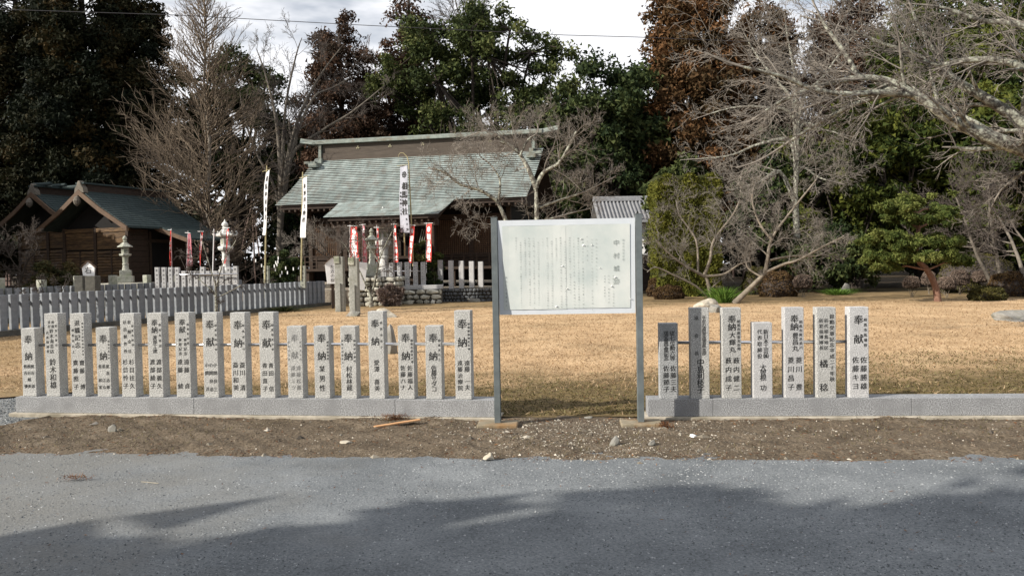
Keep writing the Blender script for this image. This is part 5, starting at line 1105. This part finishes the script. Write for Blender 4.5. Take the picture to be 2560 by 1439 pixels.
# ---- bare trees
def bare(px, Y, label, seed, bark, twig, build, group='bare winter trees', thick=.035, name='bare_tree', dz=0):
    rr = random.Random(seed); B = base_at(px, Y); B.z = dz; R = thing(name, label, 'tree', B, 0, group); segs = []; build(rr, segs, B); wood_parts(segs, R, M[bark], M[twig], thick); return R
def conical(rr, segs, B):
    Hh = 16.6; P = [Vector((0, 0, -.2))]
    for i in range(12): z = Hh * (i + 1) / 12; P.append(Vector((.12 * math.sin(z), .08 * math.cos(z * 1.3), z)))
    for i in range(12): segs.append((tuple(P[i]), tuple(P[i + 1]), .17 * (1 - i / 12.6), .17 * (1 - (i + 1) / 12.6), 0))
    K = 205; c = [dict(n=7, wig=.06, up=.06, kids=8, ang=32, lr=.42, rr=.5, rmin=.011, start=.18), dict(n=4, wig=.10, up=.05, kids=4, ang=32, lr=.5, rr=.6, rmin=.011, start=.2), dict(n=2, wig=.12, up=.05, kids=0, rmin=.012)]
    for j in range(K):
        f = (j + rr.random()) / K; z = .8 + (Hh - 1.0) * f; an = rr.uniform(0, 6.283); L = 4.5 * (1 - f) ** .7 * rr.uniform(.65, 1.15) + .5; L *= min(1, .62 + f * 2.2)
        up = rr.uniform(.15, .55) + .5 * f; grow(rr, segs, Vector((0, 0, z)), Vector((math.cos(an), math.sin(an), up)), L * 1.12, .035 + .03 * (1 - f), 0, c)
bare(528, 42, 'tall conical bare tree thick with upswept twigs, behind the red banners', 51, 'bark_grey', 'twig_brown', conical, thick=.06)
def spreading(lims, r0, zf, L, kids, cf, h0=None):
    def f(rr, segs, B):
        fork = Vector((0, 0, zf)); segs.append(((0, 0, -.3), tuple(fork * .5 + Vector((.06, 0, 0))), r0, r0 * .85, 0)); segs.append((tuple(fork * .5 + Vector((.06, 0, 0))), tuple(fork), r0 * .85, r0 * .75, 0))
        for k, (pts, ra) in enumerate(lims):
            path_limb(rr, segs, [fork] + [Vector(p) for p in pts], ra, .02, kids, L, cf, lv=1, ang=46, start=.18)
    return f
def rel(B, pts, dy): return [tuple(at(x, y, B.y + d) - B) for (x, y), d in zip(pts, dy)]
B = base_at(700, 44)
bare(700, 44, 'spreading bare tree with forked pale limbs beside the corner of the hall roof', 52, 'bark_grey', 'twig_grey', spreading([
    (rel(B, [(716, 420), (745, 300), (800, 190), (860, 110)], [0, .5, 1, 1]), .17), (rel(B, [(725, 400), (800, 330), (880, 280), (960, 215)], [0, -.5, -1, -1]), .14),
    (rel(B, [(700, 430), (690, 300), (665, 190), (640, 120)], [0, .5, 1, 1]), .15), (rel(B, [(730, 380), (780, 250), (830, 220), (905, 180)], [0, 0, .5, 1]), .11),
    (rel(B, [(705, 400), (715, 260), (740, 140), (755, 95)], [0, 1, 1, 1]), .12), (rel(B, [(690, 480), (640, 380), (610, 290), (600, 230)], [0, 0, .5, 1]), .10)], .28, 3.2, 2.3, 9, cfg(kids=[8, 7, 5, 4, 0], wig=[.1, .12, .14, .15, .15], lr=[.55, .55, .58, .6, .6])))
bare(1225, 62, 'airy bare tree whose twigs fan out above the big evergreen', 53, 'bark_grey', 'twig_grey', lambda rr, segs, B: grow(rr, segs, Vector((0, 0, 0)), Vector((0, 0, 1)), 24, .3, 0, cfg(kids=[12, 9, 7, 4, 0], start=[.5, .2, .15, .1, 0], lr=[.36, .5, .5, .5, .5], ang=[36, 38, 36, 34, 30], rmin=.016)), thick=.06)
bare(930, 64, 'fine bare tree showing between the two reddish cedars', 54, 'bark_grey', 'twig_purple', lambda rr, segs, B: grow(rr, segs, Vector((0, 0, 0)), Vector((0, 0, 1)), 17, .25, 0, cfg(kids=[12, 9, 6, 4, 0], start=[.35, .2, .15, .1, 0], lr=[.36, .5, .5, .5, .5], rmin=.016)), thick=.06)
bare(1110, 66, 'brownish bare tree low behind the middle of the hall ridge', 55, 'bark_grey', 'twig_purple', lambda rr, segs, B: grow(rr, segs, Vector((0, 0, 0)), Vector((0, 0, 1)), 14, .25, 0, cfg(kids=[12, 9, 6, 4, 0], start=[.3, .2, .15, .1, 0], lr=[.42, .5, .5, .5, .5], rmin=.018)), thick=.06)
B = base_at(1990, 38)
bare(1990, 38, 'wide pale bare tree with drooping tiers of branches above the crape myrtle', 56, 'bark_lichen', 'twig_pale', spreading([
    (rel(B, [(1950, 430), (1900, 455), (1850, 470), (1790, 480)], [0, -.5, -1, -1.5]), .12), (rel(B, [(1980, 360), (1900, 360), (1820, 390), (1700, 400)], [0, 0, .5, 1]), .12),
    (rel(B, [(1985, 300), (1920, 270), (1830, 270), (1730, 300)], [0, 0, 0, .5]), .11), (rel(B, [(2000, 320), (2060, 325), (2140, 345)], [0, -.5, -1]), .09),
    (rel(B, [(2000, 420), (2050, 445), (2110, 460)], [0, -.5, -1]), .08), (rel(B, [(1990, 260), (1985, 180), (1970, 100), (1960, 30)], [0, .5, 1, 1]), .11),
    (rel(B, [(1990, 280), (1930, 190), (1880, 120), (1850, 60)], [0, .5, 1, 1]), .10), (rel(B, [(2000, 270), (2060, 190), (2110, 120), (2160, 60)], [0, .5, 1, 1]), .10)], .20, 4.2, 2.1, 10, cfg(kids=[7, 6, 4, 3, 0], rmin=.0085, wig=[.1, .12, .14, .14, .14], lr=[.55, .56, .6, .62, .6], up=[.02, .01, 0, -.01, -.01])))
# crape myrtle: two leaning trunks
def myrtle(trunks):
    def f(rr, segs, B):
        c = cfg(kids=[6, 5, 5, 4, 0], rmin=.0055, wig=[.2, .22, .22, .20, .18], up=[.05, .04, .03, .03, .02], ang=[50, 48, 44, 40, 34], lr=[.6, .66, .68, .70, .6])
        for pts, dy, ra, kids, L in trunks: path_limb(rr, segs, rel(B, pts, dy), ra, max(.008, ra * .4), kids, L, c, lv=1, ang=52, start=.25)
    return f
bare(1779, 33, 'low gnarled crape myrtle with smooth upright trunk beside the fresh green clump', 57, 'bark_pale', 'twig_pale', myrtle([
    ([(1779, 745), (1768, 700), (1760, 685)], [0, 0, 0], .10, 1, .5), ([(1760, 690), (1775, 650), (1785, 600), (1830, 540), (1850, 500)], [0, 0, .3, .5, .6], .075, 9, 1.5),
    ([(1760, 690), (1715, 665), (1680, 640), (1640, 600)], [0, -.2, -.4, -.4], .07, 9, 1.4), ([(1762, 690), (1810, 685), (1850, 660), (1890, 650)], [0, -.3, -.6, -.8], .06, 7, 1.0),
    ([(1745, 678), (1740, 600), (1700, 540), (1690, 500)], [0, .4, .6, .8], .05, 9, 1.4), ([(1770, 742), (1740, 715), (1690, 690), (1640, 668), (1618, 680)], [0, -.2, -.3, -.3, -.3], .05, 4, .7)]), thick=.028, name='crape_myrtle')
bare(1836, 29.5, 'leaning crape myrtle sweeping away from the fresh green clump', 58, 'bark_pale', 'twig_pale', myrtle([
    ([(1836, 758), (1870, 725), (1900, 695), (1915, 680)], [0, 0, 0, 0], .12, 1, .5), ([(1912, 683), (1920, 640), (1925, 610), (1945, 570), (1985, 520)], [0, 0, .2, .3, .5], .075, 10, 1.4),
    ([(1915, 680), (1960, 660), (1995, 650), (2060, 615), (2110, 590)], [0, -.2, -.3, -.4, -.4], .06, 9, 1.2), ([(1925, 650), (1980, 640), (2040, 640), (2080, 620)], [0, .3, .5, .6], .045, 7, 1.1),
    ([(1930, 600), (1900, 560), (1880, 500), (1890, 450)], [0, .2, .4, .5], .05, 9, 1.3), ([(1900, 690), (1870, 670), (1860, 640), (1830, 600)], [0, .2, .3, .4], .04, 7, 1.1),
    ([(1945, 570), (2000, 500), (2040, 450), (2050, 430)], [0, .2, .4, .5], .045, 8, 1.3)]), thick=.028, name='crape_myrtle')
# cherries in front of the hall, trunks behind the signboard
bare(1346, 27.5, 'lichen covered cherry whose fork rises just above the signboard', 59, 'bark_lichen', 'twig_pale', myrtle([
    ([(1350, 780), (1346, 640), (1342, 540), (1340, 470)], [0, 0, 0, 0], .13, 1, .5), ([(1340, 470), (1320, 420), (1295, 380), (1270, 360), (1250, 355)], [0, 0, .2, .4, .5], .09, 10, 1.4),
    ([(1340, 465), (1360, 430), (1395, 410), (1420, 370), (1440, 330)], [0, 0, -.2, -.3, -.3], .08, 10, 1.4), ([(1345, 520), (1400, 500), (1460, 480), (1540, 440)], [0, .3, .5, .7], .05, 10, 1.4),
    ([(1270, 360), (1230, 330), (1200, 330), (1150, 350)], [.4, .5, .6, .6], .04, 7, 1.0), ([(1300, 390), (1320, 350), (1345, 330), (1340, 300)], [0, .1, .2, .3], .045, 7, 1.0)]), name='cherry_tree')
bare(1262, 29, 'mossy cherry leaning across the hall porch from behind the signboard post', 60, 'bark_lichen', 'twig_pale', myrtle([
    ([(1300, 770), (1290, 640), (1262, 545), (1240, 500)], [0, 0, 0, 0], .12, 2, .6), ([(1240, 500), (1200, 475), (1150, 460), (1110, 430), (1070, 420)], [0, -.1, -.2, -.3, -.3], .07, 11, 1.5),
    ([(1245, 505), (1250, 450), (1225, 410), (1200, 390), (1195, 360)], [0, .2, .4, .5, .5], .045, 9, 1.3), ([(1262, 560), (1210, 560), (1170, 548)], [0, -.2, -.4], .03, 6, .8), ([(1280, 600), (1340, 560), (1400, 540), (1480, 520)], [0, .3, .5, .6], .05, 8, 1.3)]), name='cherry_tree')
# bare saplings before the fences and small garden trees
bare(541, 25.5, 'leafless sapling with upright shoots in front of the tapering stone fence', 61, 'bark_lichen', 'twig_dark', myrtle([
    ([(541, 792), (540, 740), (538, 700)], [0, 0, 0], .06, 3, .5), ([(538, 710), (520, 650), (505, 600), (500, 560)], [0, 0, 0, 0], .022, 5, .6), ([(540, 720), (560, 650), (590, 600), (598, 560)], [0, 0, 0, 0], .022, 5, .6),
    ([(541, 735), (500, 700), (470, 680), (450, 640)], [0, 0, 0, 0], .018, 4, .5), ([(541, 745), (590, 720), (640, 690), (680, 670)], [0, 0, 0, 0], .018, 4, .5)]), thick=.014, name='bare_sapling')
bare(926, 28.5, 'young bare cherry forking in front of the rough stone pedestal', 62, 'bark_lichen', 'twig_grey', myrtle([
    ([(929, 765), (926, 740), (922, 725)], [0, 0, 0], .09, 1, .3), ([(924, 735), (905, 690), (890, 660), (860, 610), (825, 585)], [0, 0, 0, 0, 0], .03, 8, .8), ([(930, 735), (940, 690), (950, 645), (970, 600), (985, 570)], [0, 0, 0, 0, 0], .035, 8, .9),
    ([(948, 655), (925, 620), (905, 590), (880, 570)], [0, 0, 0, 0], .025, 7, .7)]), thick=.016, name='cherry_tree')
bare(800, 34, 'small bare tree with horizontal twigs before the hall veranda', 63, 'bark_dark', 'twig_pale', myrtle([
    ([(862, 740), (850, 690), (835, 650)], [0, 0, 0], .06, 2, .5), ([(840, 660), (800, 630), (770, 610), (740, 620)], [0, 0, 0, 0], .035, 11, .9), ([(840, 660), (810, 620), (790, 590), (780, 580)], [0, 0, 0, 0], .03, 9, .8), ([(836, 650), (860, 620), (850, 590)], [0, 0, 0], .03, 7, .8)]), thick=.02, name='bare_sapling')
bare(60, 30, 'dark bare garden tree before the shaded small shrine', 64, 'bark_dark', 'twig_grey', myrtle([
    ([(45, 740), (55, 690), (70, 650)], [0, 0, 0], .06, 3, .6), ([(70, 650), (95, 615), (75, 590), (60, 600)], [0, 0, 0, 0], .03, 8, .8), ([(60, 690), (30, 650), (10, 610)], [0, 0, 0], .03, 8, .8), ([(50, 720), (85, 690), (100, 660)], [0, 0, 0], .025, 5, .6)]), thick=.016, name='bare_sapling')
bare(118, 22.5, 'thin leafless shoots against the near stretch of the stone fence', 65, 'bark_dark', 'twig_dark', myrtle([
    ([(122, 790), (118, 760), (105, 720), (90, 690)], [0, 0, 0, 0], .018, 5, .5), ([(122, 790), (150, 740), (165, 700)], [0, 0, 0], .015, 4, .5), ([(120, 785), (80, 750), (50, 720)], [0, 0, 0], .012, 4, .5)]), thick=.010, name='bare_sapling')
# the big cherry reaching in over the lawn
def bigcherry(rr, segs, B):
    c = cfg(kids=[6, 5, 4, 3, 0], rmin=.0048, wig=[.1, .12, .13, .14, .14], lr=[.6, .60, .62, .64, .6], ang=[40, 42, 40, 38, 34], up=[.02, .02, .015, .01, .01])
    T = [([(2700, 900), (2690, 640), (2640, 440), (2560, 372)], [0, 0, 0, 0], .30, .15, 2, 1.0),
         ([(2560, 372), (2480, 345), (2380, 300), (2290, 240), (2200, 222)], [0, 0, .1, .2, .4], .15, .06, 9, 1.5),
         ([(2290, 240), (2230, 205), (2150, 195), (2050, 215), (1960, 250), (1880, 300)], [.2, .3, .4, .5, .7, .9], .08, .02, 16, 1.5),
         ([(2290, 238), (2200, 232), (2110, 235), (2030, 222), (1950, 190), (1830, 160), (1760, 130)], [.2, .1, 0, -.1, -.2, -.2, -.2], .07, .015, 16, 1.5),
         ([(2230, 232), (2140, 260), (2060, 300), (1980, 350), (1900, 400), (1840, 420)], [.2, .5, .8, 1.0, 1.2, 1.3], .05, .012, 10, 1.0),
         ([(2150, 200), (2110, 130), (2060, 60), (2020, -20)], [.4, .6, .8, 1], .05, .02, 9, 1.2),
         ([(2700, 560), (2620, 380), (2560, 310), (2470, 250), (2385, 200), (2340, 170)], [.5, .6, .6, .7, .8, .9], .16, .06, 9, 1.5),
         ([(2385, 200), (2300, 140), (2210, 110), (2110, 70), (2000, 40)], [.8, .9, 1, 1.1, 1.2], .05, .015, 13, 1.5),
         ([(2385, 198), (2330, 120), (2290, 50), (2260, -30)], [.8, 1, 1.2, 1.3], .05, .02, 9, 1.3),
         ([(2700, 300), (2600, 200), (2520, 155), (2420, 150), (2330, 160), (2230, 90)], [-.5, -.3, -.2, 0, .2, .3], .10, .02, 14, 1.4),
         ([(2620, 420), (2560, 430), (2500, 480), (2470, 540)], [.5, .8, 1.2, 1.5], .04, .012, 8, 1.0),
         ([(2640, 100), (2540, 60), (2450, 50), (2360, 20), (2280, 10)], [0, .2, .4, .5, .6], .07, .015, 12, 1.3)]
    for pts, dy, ra, rb, kids, L in T: path_limb(rr, segs, rel(B, pts, dy), ra, rb, kids, L, c, lv=1, ang=42, start=.12)
bare(2700, 14.5, 'old lichen covered cherry stretching pale limbs over the lawn from beyond the frame', 66, 'bark_lichen', 'twig_pale', bigcherry, name='cherry_tree', thick=.028)
# hazy thickets at the lawn corner
for k, (px, Y, hh, lab) in enumerate([(2500, 33, 5.2, 'hazy grey bare thicket leaning over the clipped shrubs'), (2580, 30, 5.6, 'bare twiggy tree at the frame edge above the azalea mounds')]):
    bare(px, Y, lab, 70 + k, 'bark_grey', 'twig_grey', lambda rr, segs, B, hh=hh: [grow(rr, segs, Vector((rr.gauss(0, .2), 0, 0)), Vector((rr.gauss(-.1, .25), rr.gauss(0, .2), 1)), hh, .09, 0, cfg(kids=[10, 7, 6, 4, 0], start=[.3, .2, .15, .1, 0], lr=[.5, .5, .5, .5, .5], ang=[50, 45, 42, 38, 30])) for _ in range(2)], thick=.035)

# ---- cloud pruned pine
B = base_at(2340, 28.4)
R = thing('pine_tree', 'cloud pruned pine with layered bright green pads on a curved reddish trunk', 'tree', B)
segs = []; rr = random.Random(80)
tp = rel(B, [(2345, 756), (2338, 715), (2318, 675), (2296, 650), (2290, 610), (2296, 570), (2288, 535), (2290, 505)], [0, 0, 0, .05, .1, .1, .1, .1])
path_limb(rr, segs, tp, .13, .045, 0, 1, CFG_FINE)
pads = [((2290, 505), 70, 22, 0), ((2250, 520), 55, 20, -.4), ((2335, 520), 55, 20, .4), ((2375, 545), 40, 18, .1), ((2240, 545), 45, 18, .3), ((2300, 545), 55, 18, -.5), ((2225, 590), 50, 22, -.3), ((2195, 615), 45, 22, .1), ((2190, 645), 40, 18, -.2), ((2260, 605), 60, 20, -.6), ((2330, 600), 55, 20, -.3), ((2375, 605), 45, 22, .3), ((2300, 640), 60, 16, -.6), ((2360, 640), 60, 18, -.1), ((2240, 640), 50, 18, -.4), ((2400, 650), 35, 14, .2), ((2215, 665), 40, 12, -.2)]
C = []; Rr = []
for (x, y), rx, rz_, dy in pads:
    c = at(x, y, B.y + dy * 1.6) - B; s = min(tp, key=lambda q: abs(q[2] - c.z + .25)); s = Vector(s)
    m_ = s.lerp(c, .5) + Vector((0, 0, .08)); segs += [(tuple(s), tuple(m_), .04, .03, 0), (tuple(m_), tuple(c - Vector((0, 0, .08))), .03, .015, 0)]
    kx = rx * .0142
    for _ in range(16):
        C.append(c + Vector((rr.gauss(0, .42) * kx, rr.gauss(0, .42) * kx, rr.gauss(0, .30) * rz_ * .0142))); q = rr.uniform(.13, .22); Rr.append((q, q, q * .7))
sticks('trunk', segs, M['bark_red'], R, 8)
leaves('crown', C, Rr, 260, .042, M['leaf_pine'], R, 81, shell=.1, elong=1.8)

# ---- clipped hedge block, shrubs
def clipped(name, px, Y, wpx, z0, z1, dep, m, label, seed, cat='hedge', box=False, n=5200, leaf=.07, group=None, stem=None, cxy=None):
    rr = np.random.default_rng(seed); B = base_at(px, Y); R = thing(name, label, cat, B, 0, group); hw = wpx * Y / F / 2; T = n
    if box:
        u = rr.random((T, 3)) * 2 - 1; f = rr.integers(0, 5, T); P = u.copy(); P[f == 0, 1] = -1; P[f == 1, 0] = -1; P[f == 2, 0] = 1; P[f == 3, 2] = 1; P[f == 4, 1] = -1
        P = np.sign(P) * np.abs(P) ** .96; nrm = P
    else:
        d = rr.normal(size=(T, 3)); d /= np.linalg.norm(d, axis=1)[:, None]; d[:, 2] = np.where(d[:, 2] < -.55, -d[:, 2], d[:, 2]); P = d; nrm = d
    P = P * (1 - .10 * rr.random((T, 1)) ** 2) * (1 + .04 * np.sin(P[:, :1] * 9 + seed) + .04 * np.sin(P[:, 2:3] * 11))
    zc = (z0 + z1) / 2; P = P * np.array([hw, dep / 2, (z1 - z0) / 2]) + np.array([0, 0, zc]); P[:, 2] = np.maximum(P[:, 2], .02)
    C_ = MB()
    k = .93
    if box: C_.box(-hw * k, hw * k, -dep / 2 * k, dep / 2 * k, z0, z1 - .08)
    else: C_.lathe([(max(.01, math.cos(a)) * k, math.sin(a) * k) for a in [-.9, -.5, 0, .4, .8, 1.2, 1.5]], 14)
    if not box: C_.v = [(x * hw, y * dep / 2, max(.0, z * (z1 - z0) / 2 + zc)) for x, y, z in C_.v]
    C_.build('inner_branches', M['hedge_core'] if cat == 'hedge' else M['twig_dark'], R)
    a = rr.normal(size=(T, 3)); a /= np.linalg.norm(a, axis=1)[:, None]; b = np.cross(a, rr.normal(size=(T, 3))); b /= np.linalg.norm(b, axis=1)[:, None]; s = (leaf * (.6 + .8 * rr.random(T)))[:, None]
    V = np.stack([P + a * s, P - a * s * .5 + b * s * .6, P - a * s * .5 - b * s * .6], 1).reshape(-1, 3); pt = .5 + .5 * np.sin(P[:, 0] * 5 + seed) * np.sin(P[:, 2] * 4 + 1)
    mesh_np('foliage', V, np.arange(3 * T).reshape(-1, 3), m, R, tint=np.repeat(np.clip(.35 * pt + .65 * rr.random(T), 0, 1), 3))
    if stem:
        sg = []; q = random.Random(seed)
        for _ in range(6): sg.append(((q.gauss(0, .03), q.gauss(0, .03), 0), (q.gauss(0, hw * .5), q.gauss(0, hw * .4), z0 + .08), .012, .008, 0))
        sticks('stem', sg, M['bark_pale'], R, 4)
    return R
clipped('clipped_hedge', 1710, 36.5, 160, .2, zat(1710, 440, 36.5), 2.2, M['leaf_hedge'], 'tall square clipped hedge block beside the white storehouse', 1, box=True, n=42000, leaf=.085)
SH = [(1650, 36, 70, .05, .95, 'leaf_azalea', 'brown azalea mound beside the foot of the signboard post'), (1672, 33.5, 78, .0, .62, 'leaf_azalea', 'low brown azalea mound in front of a taller one near the myrtle'), (1720, 37, 60, .0, .8, 'leaf_azalea_green', 'olive azalea mound behind the upright crape myrtle'),
      (1890, 36, 70, .0, 1.35, 'leaf_azalea_green', 'olive brown mound behind the leaning crape myrtle trunk'), (1945, 34, 95, .0, 1.15, 'leaf_azalea', 'rusty rounded azalea by the pale tree trunk'), (2440, 36, 200, .0, 1.75, 'leaf_azalea_green', 'broad dark olive mound behind the clipped balls'),
      (2530, 31, 120, .0, 1.0, 'leaf_azalea', 'wide reddish azalea mound at the frame edge'), (2400, 34.5, 100, .0, .8, 'leaf_azalea_green', 'low olive mound between the clipped balls'), (2470, 28.5, 90, .0, .52, 'leaf_azalea_green', 'loose low azalea nearest the lawn at its corner')]
for i, (px, Y, wp, z0, z1, mm, lab) in enumerate(SH):
    clipped('azalea_bush', px, Y, wp, -z1 * .6, z1, wp * Y / F * .8, M[mm], lab, 20 + i, cat='shrub', n=5200, leaf=.045, group='azalea mounds along the lawn edge')
BL = [(2007, 33, 46, .30, .98, 'grey brown clipped ball on bare stems by the pale tree'), (2279, 32, 40, .28, .84, 'first grey clipped ball from the pine, on the conifer side'), (2322, 33.5, 34, .30, 1.0, 'clipped ball half behind the pine trunk'), (2367, 31, 42, .26, .82, 'clipped ball just past the pine trunk'),
      (2399, 33, 46, .3, 1.05, 'taller clipped ball behind the one past the pine'), (2452, 34, 42, .4, .98, 'clipped ball in front of the broad olive mound')]
for i, (px, Y, wp, z0, z1, lab) in enumerate(BL):
    clipped('topiary_ball', px, Y, wp, z0, z1, wp * Y / F, mat('topiary_twigs_%d' % i, [(.05, .035, .028), (.13, .095, .075), (.22, .17, .135)], tint=True), lab, 40 + i, cat='shrub', n=3200, leaf=.035, group='clipped balls on stems', stem=True)

def clump(name, px, Y, z0, z1, wpx, m, label, seed, n=420, leaf=.06, dz=0, shell=.2, K=40, group=None, cat='shrub', py=None, droop=0, elong=1.2):
    rr = random.Random(seed); B = base_at(px, Y); B.z = dz; R = thing(name, label, cat, B, 0, group); hw = wpx * Y / F / 2; C = []; Rr = []; segs = []
    for _ in range(K):
        v = Vector((rr.gauss(0, 1), rr.gauss(0, 1), rr.gauss(0, 1))).normalized() * rr.random() ** .4; p = Vector((v.x * hw, v.y * hw * .8, (z0 + z1) / 2 + v.z * (z1 - z0) / 2)); C.append(p); s = hw * rr.uniform(.16, .32); Rr.append((s, s, s * .8)); segs.append(((rr.gauss(0, .04), 0, 0), tuple(p), .014, .006, 0))
    sticks('stem', segs, M['bark_grey'], R, 4); leaves('foliage', C, Rr, n, leaf, m, R, seed, shell=shell, elong=elong, droop=droop); return R
clump('garden_shrub', 140, 29.5, .5, 1.95, 130, M['leaf_shrub'], 'loose olive and rust shrub before the slatted shrine wall', 90, n=300, leaf=.055, K=60)
clump('garden_shrub', 75, 29, .4, 1.3, 90, M['leaf_shrub'], 'low olive shrub beside the dark bare garden tree', 91, n=240, leaf=.05)
R = clump('sakaki_tree', 708, 32, .7, 2.2, 85, M['leaf_broad_dark'], 'dark leafy little tree hung with white paper strips between the two white banners', 92, n=240, leaf=.06, K=50, cat='tree')
rs = random.Random(3)
for i in range(16):
    x, z = rs.gauss(0, .45), rs.uniform(.9, 2.0); MB().box(x - .02, x + .02, -.62, -.61, z - .06, z + .06).build('paper_strip', M['white_paint'], R)
R = clump('garden_shrub', 1060, 34.6, .9, 2.3, 74, M['leaf_broad'], 'green garden shrub under the tall pale banner before the porch', 93, n=260, leaf=.06, K=44, dz=.3); 
clump('garden_shrub', 1092, 35.0, .7, 1.7, 44, M['leaf_broad'], 'small green shrub beside the farthest red banner', 94, n=200, leaf=.06, K=24, dz=.5)
clump('garden_shrub', 1085, 34.0, .0, .75, 40, M['leaf_broad_dark'], 'dark low shrub between the plinth and the plain posts', 95, n=200, leaf=.06, K=24, dz=.62)
clump('garden_shrub', 978, 31.6, .0, .8, 55, mat('dry_bramble', [(.06, .045, .038), (.15, .11, .095), (.24, .19, .165)], tint=True), 'dry brown bramble between the pedestal and the pale wall', 96, n=260, leaf=.07, K=30, elong=2.5)
def spikes(px, Y, w_, h, n, m, label, seed, lw=.02):
    B = base_at(px, Y); R = np.random.default_rng(seed); T = n; x = R.normal(size=T) * w_ * .35; y = R.normal(size=T) * w_ * .3; l = h * (.5 + .6 * R.random(T)); dx = x * .9 + R.normal(size=T) * .10; dy = y * .8 + R.normal(size=T) * .1
    P = np.stack([x * .5, y * .5, x * 0], 1); Q = P + np.stack([dx * .5, dy * .5, l * .65], 1); Z = P + np.stack([dx * 1.3, dy * 1.3, l], 1); a = R.random(T) * 6.28; e = np.stack([np.cos(a), np.sin(a), a * 0], 1) * lw / 2
    V = np.stack([P - e, P + e, Q + e, Q - e, Z], 1).reshape(-1, 3); k = (np.arange(T) * 5)[:, None]; Fc = np.concatenate([k + np.array([[0, 1, 2]]), k + np.array([[0, 2, 3]]), k + np.array([[3, 2, 4]])])
    o = mesh_np('leafy_clump', V, Fc, m, None, tint=np.repeat(R.random(T), 5)); o.location = B; tag(o, label, 'plant'); return o
spikes(1806, 30.0, .85, .62, 420, M['leaf_sprout'], 'bright green strappy clump at the foot of the crape myrtles', 1, .03)
spikes(2095, 34.5, .9, .32, 300, M['leaf_sprout'], 'low green clump under the conifers at the lawn edge', 2, .03)
spikes(705, 29.2, .8, .22, 260, M['leaf_broad'], 'low green weed clump at the end of the stone fence', 3, .03)

# ---- cables overhead
Yw = 24
P = [at(x, y, Yw) for x, y in ((-500, 5), (0, 24), (440, 38), (900, 63), (1410, 88), (1590, 93), (2100, 114), (2560, 124), (3100, 135))]
o = MB().tube(P, .010, 6, caps=False).build('overhead_cable', M['wire']); tag(o, 'thin dark cable crossing the sky in front of the trees', 'cable')
o = MB().tube([P[2] + Vector((-.03, 0, 0)), P[2] + Vector((.05, 0, -.03))], .03, 8).build('cable_clip', M['wire']); tag(o, 'small dark clip on the overhead cable beside the cedar tip', 'cable clip')

# ---- trees standing behind the viewer; their shade lies over the road
def shade_tree(x, y, hgt, w_, label, seed, z0=1.2, group='trees across the road'):
    rr = random.Random(seed); R = thing('roadside_tree', label, 'tree', (x, y, 0), 0, group); MB().tube([(0, 0, -.2), (0, 0, hgt * .7)], [.3, .15], 8).build('trunk', M['bark_dark'], R)
    C = []; Rr = []
    for _ in range(230):
        v = Vector((rr.gauss(0, 1), rr.gauss(0, 1), rr.gauss(0, 1))).normalized() * rr.random() ** .33; C.append((v.x * w_, v.y * w_ * .8, (z0 + hgt) / 2 + v.z * (hgt - z0) / 2)); s = rr.uniform(.7, 1.1); Rr.append((s, s, s))
    leaves('crown', C, Rr, 100, .42, M['leaf_broad_dark'], R, seed, shell=.2)
SH_ = [(-5.6, 4.6, 6.6, 3.0), (-2.6, 5.0, 6.9, 3.0), (.2, 5.4, 7.4, 3.0), (2.6, 5.85, 8.0, 3.0), (5.6, 6.4, 8.8, 3.0), (9.0, 6.9, 9.4, 3.2)]
for i, (px_, py_, h_, w_) in enumerate(SH_):
    k = (h_ - .35) / math.tan(math.radians(28.5)); shade_tree(px_ - .91 * k + .41 * w_ * .8, py_ - .41 * k - .91 * w_ * .8, h_, w_, '%s dense roadside tree of those shading the gravel road, from the fence end' % ORD[i + 1], 200 + i)
for i, (px_, py_, h_, w_) in enumerate(SH_[:5]):
    k = (h_ + .8) / math.tan(math.radians(28.5)); shade_tree(px_ - .91 * k + .41 * w_ * 1.3, py_ - .41 * k - .91 * w_ * 1.3, h_ + .8, w_, '%s taller tree in the back row across the road' % ORD[i + 1], 220 + i)

for i, (x_, y_, h_, w_) in enumerate([(-28.5, 32.3, 8.4, 3.4), (-33, 38.5, 11.5, 3.6), (-27.5, 24.5, 8.0, 2.6)]):
    shade_tree(x_, y_, h_, w_, '%s evergreen beyond the shaded small shrine, shading its walls' % ORD[i + 1], 240 + i, group='evergreens beyond the small shrines')
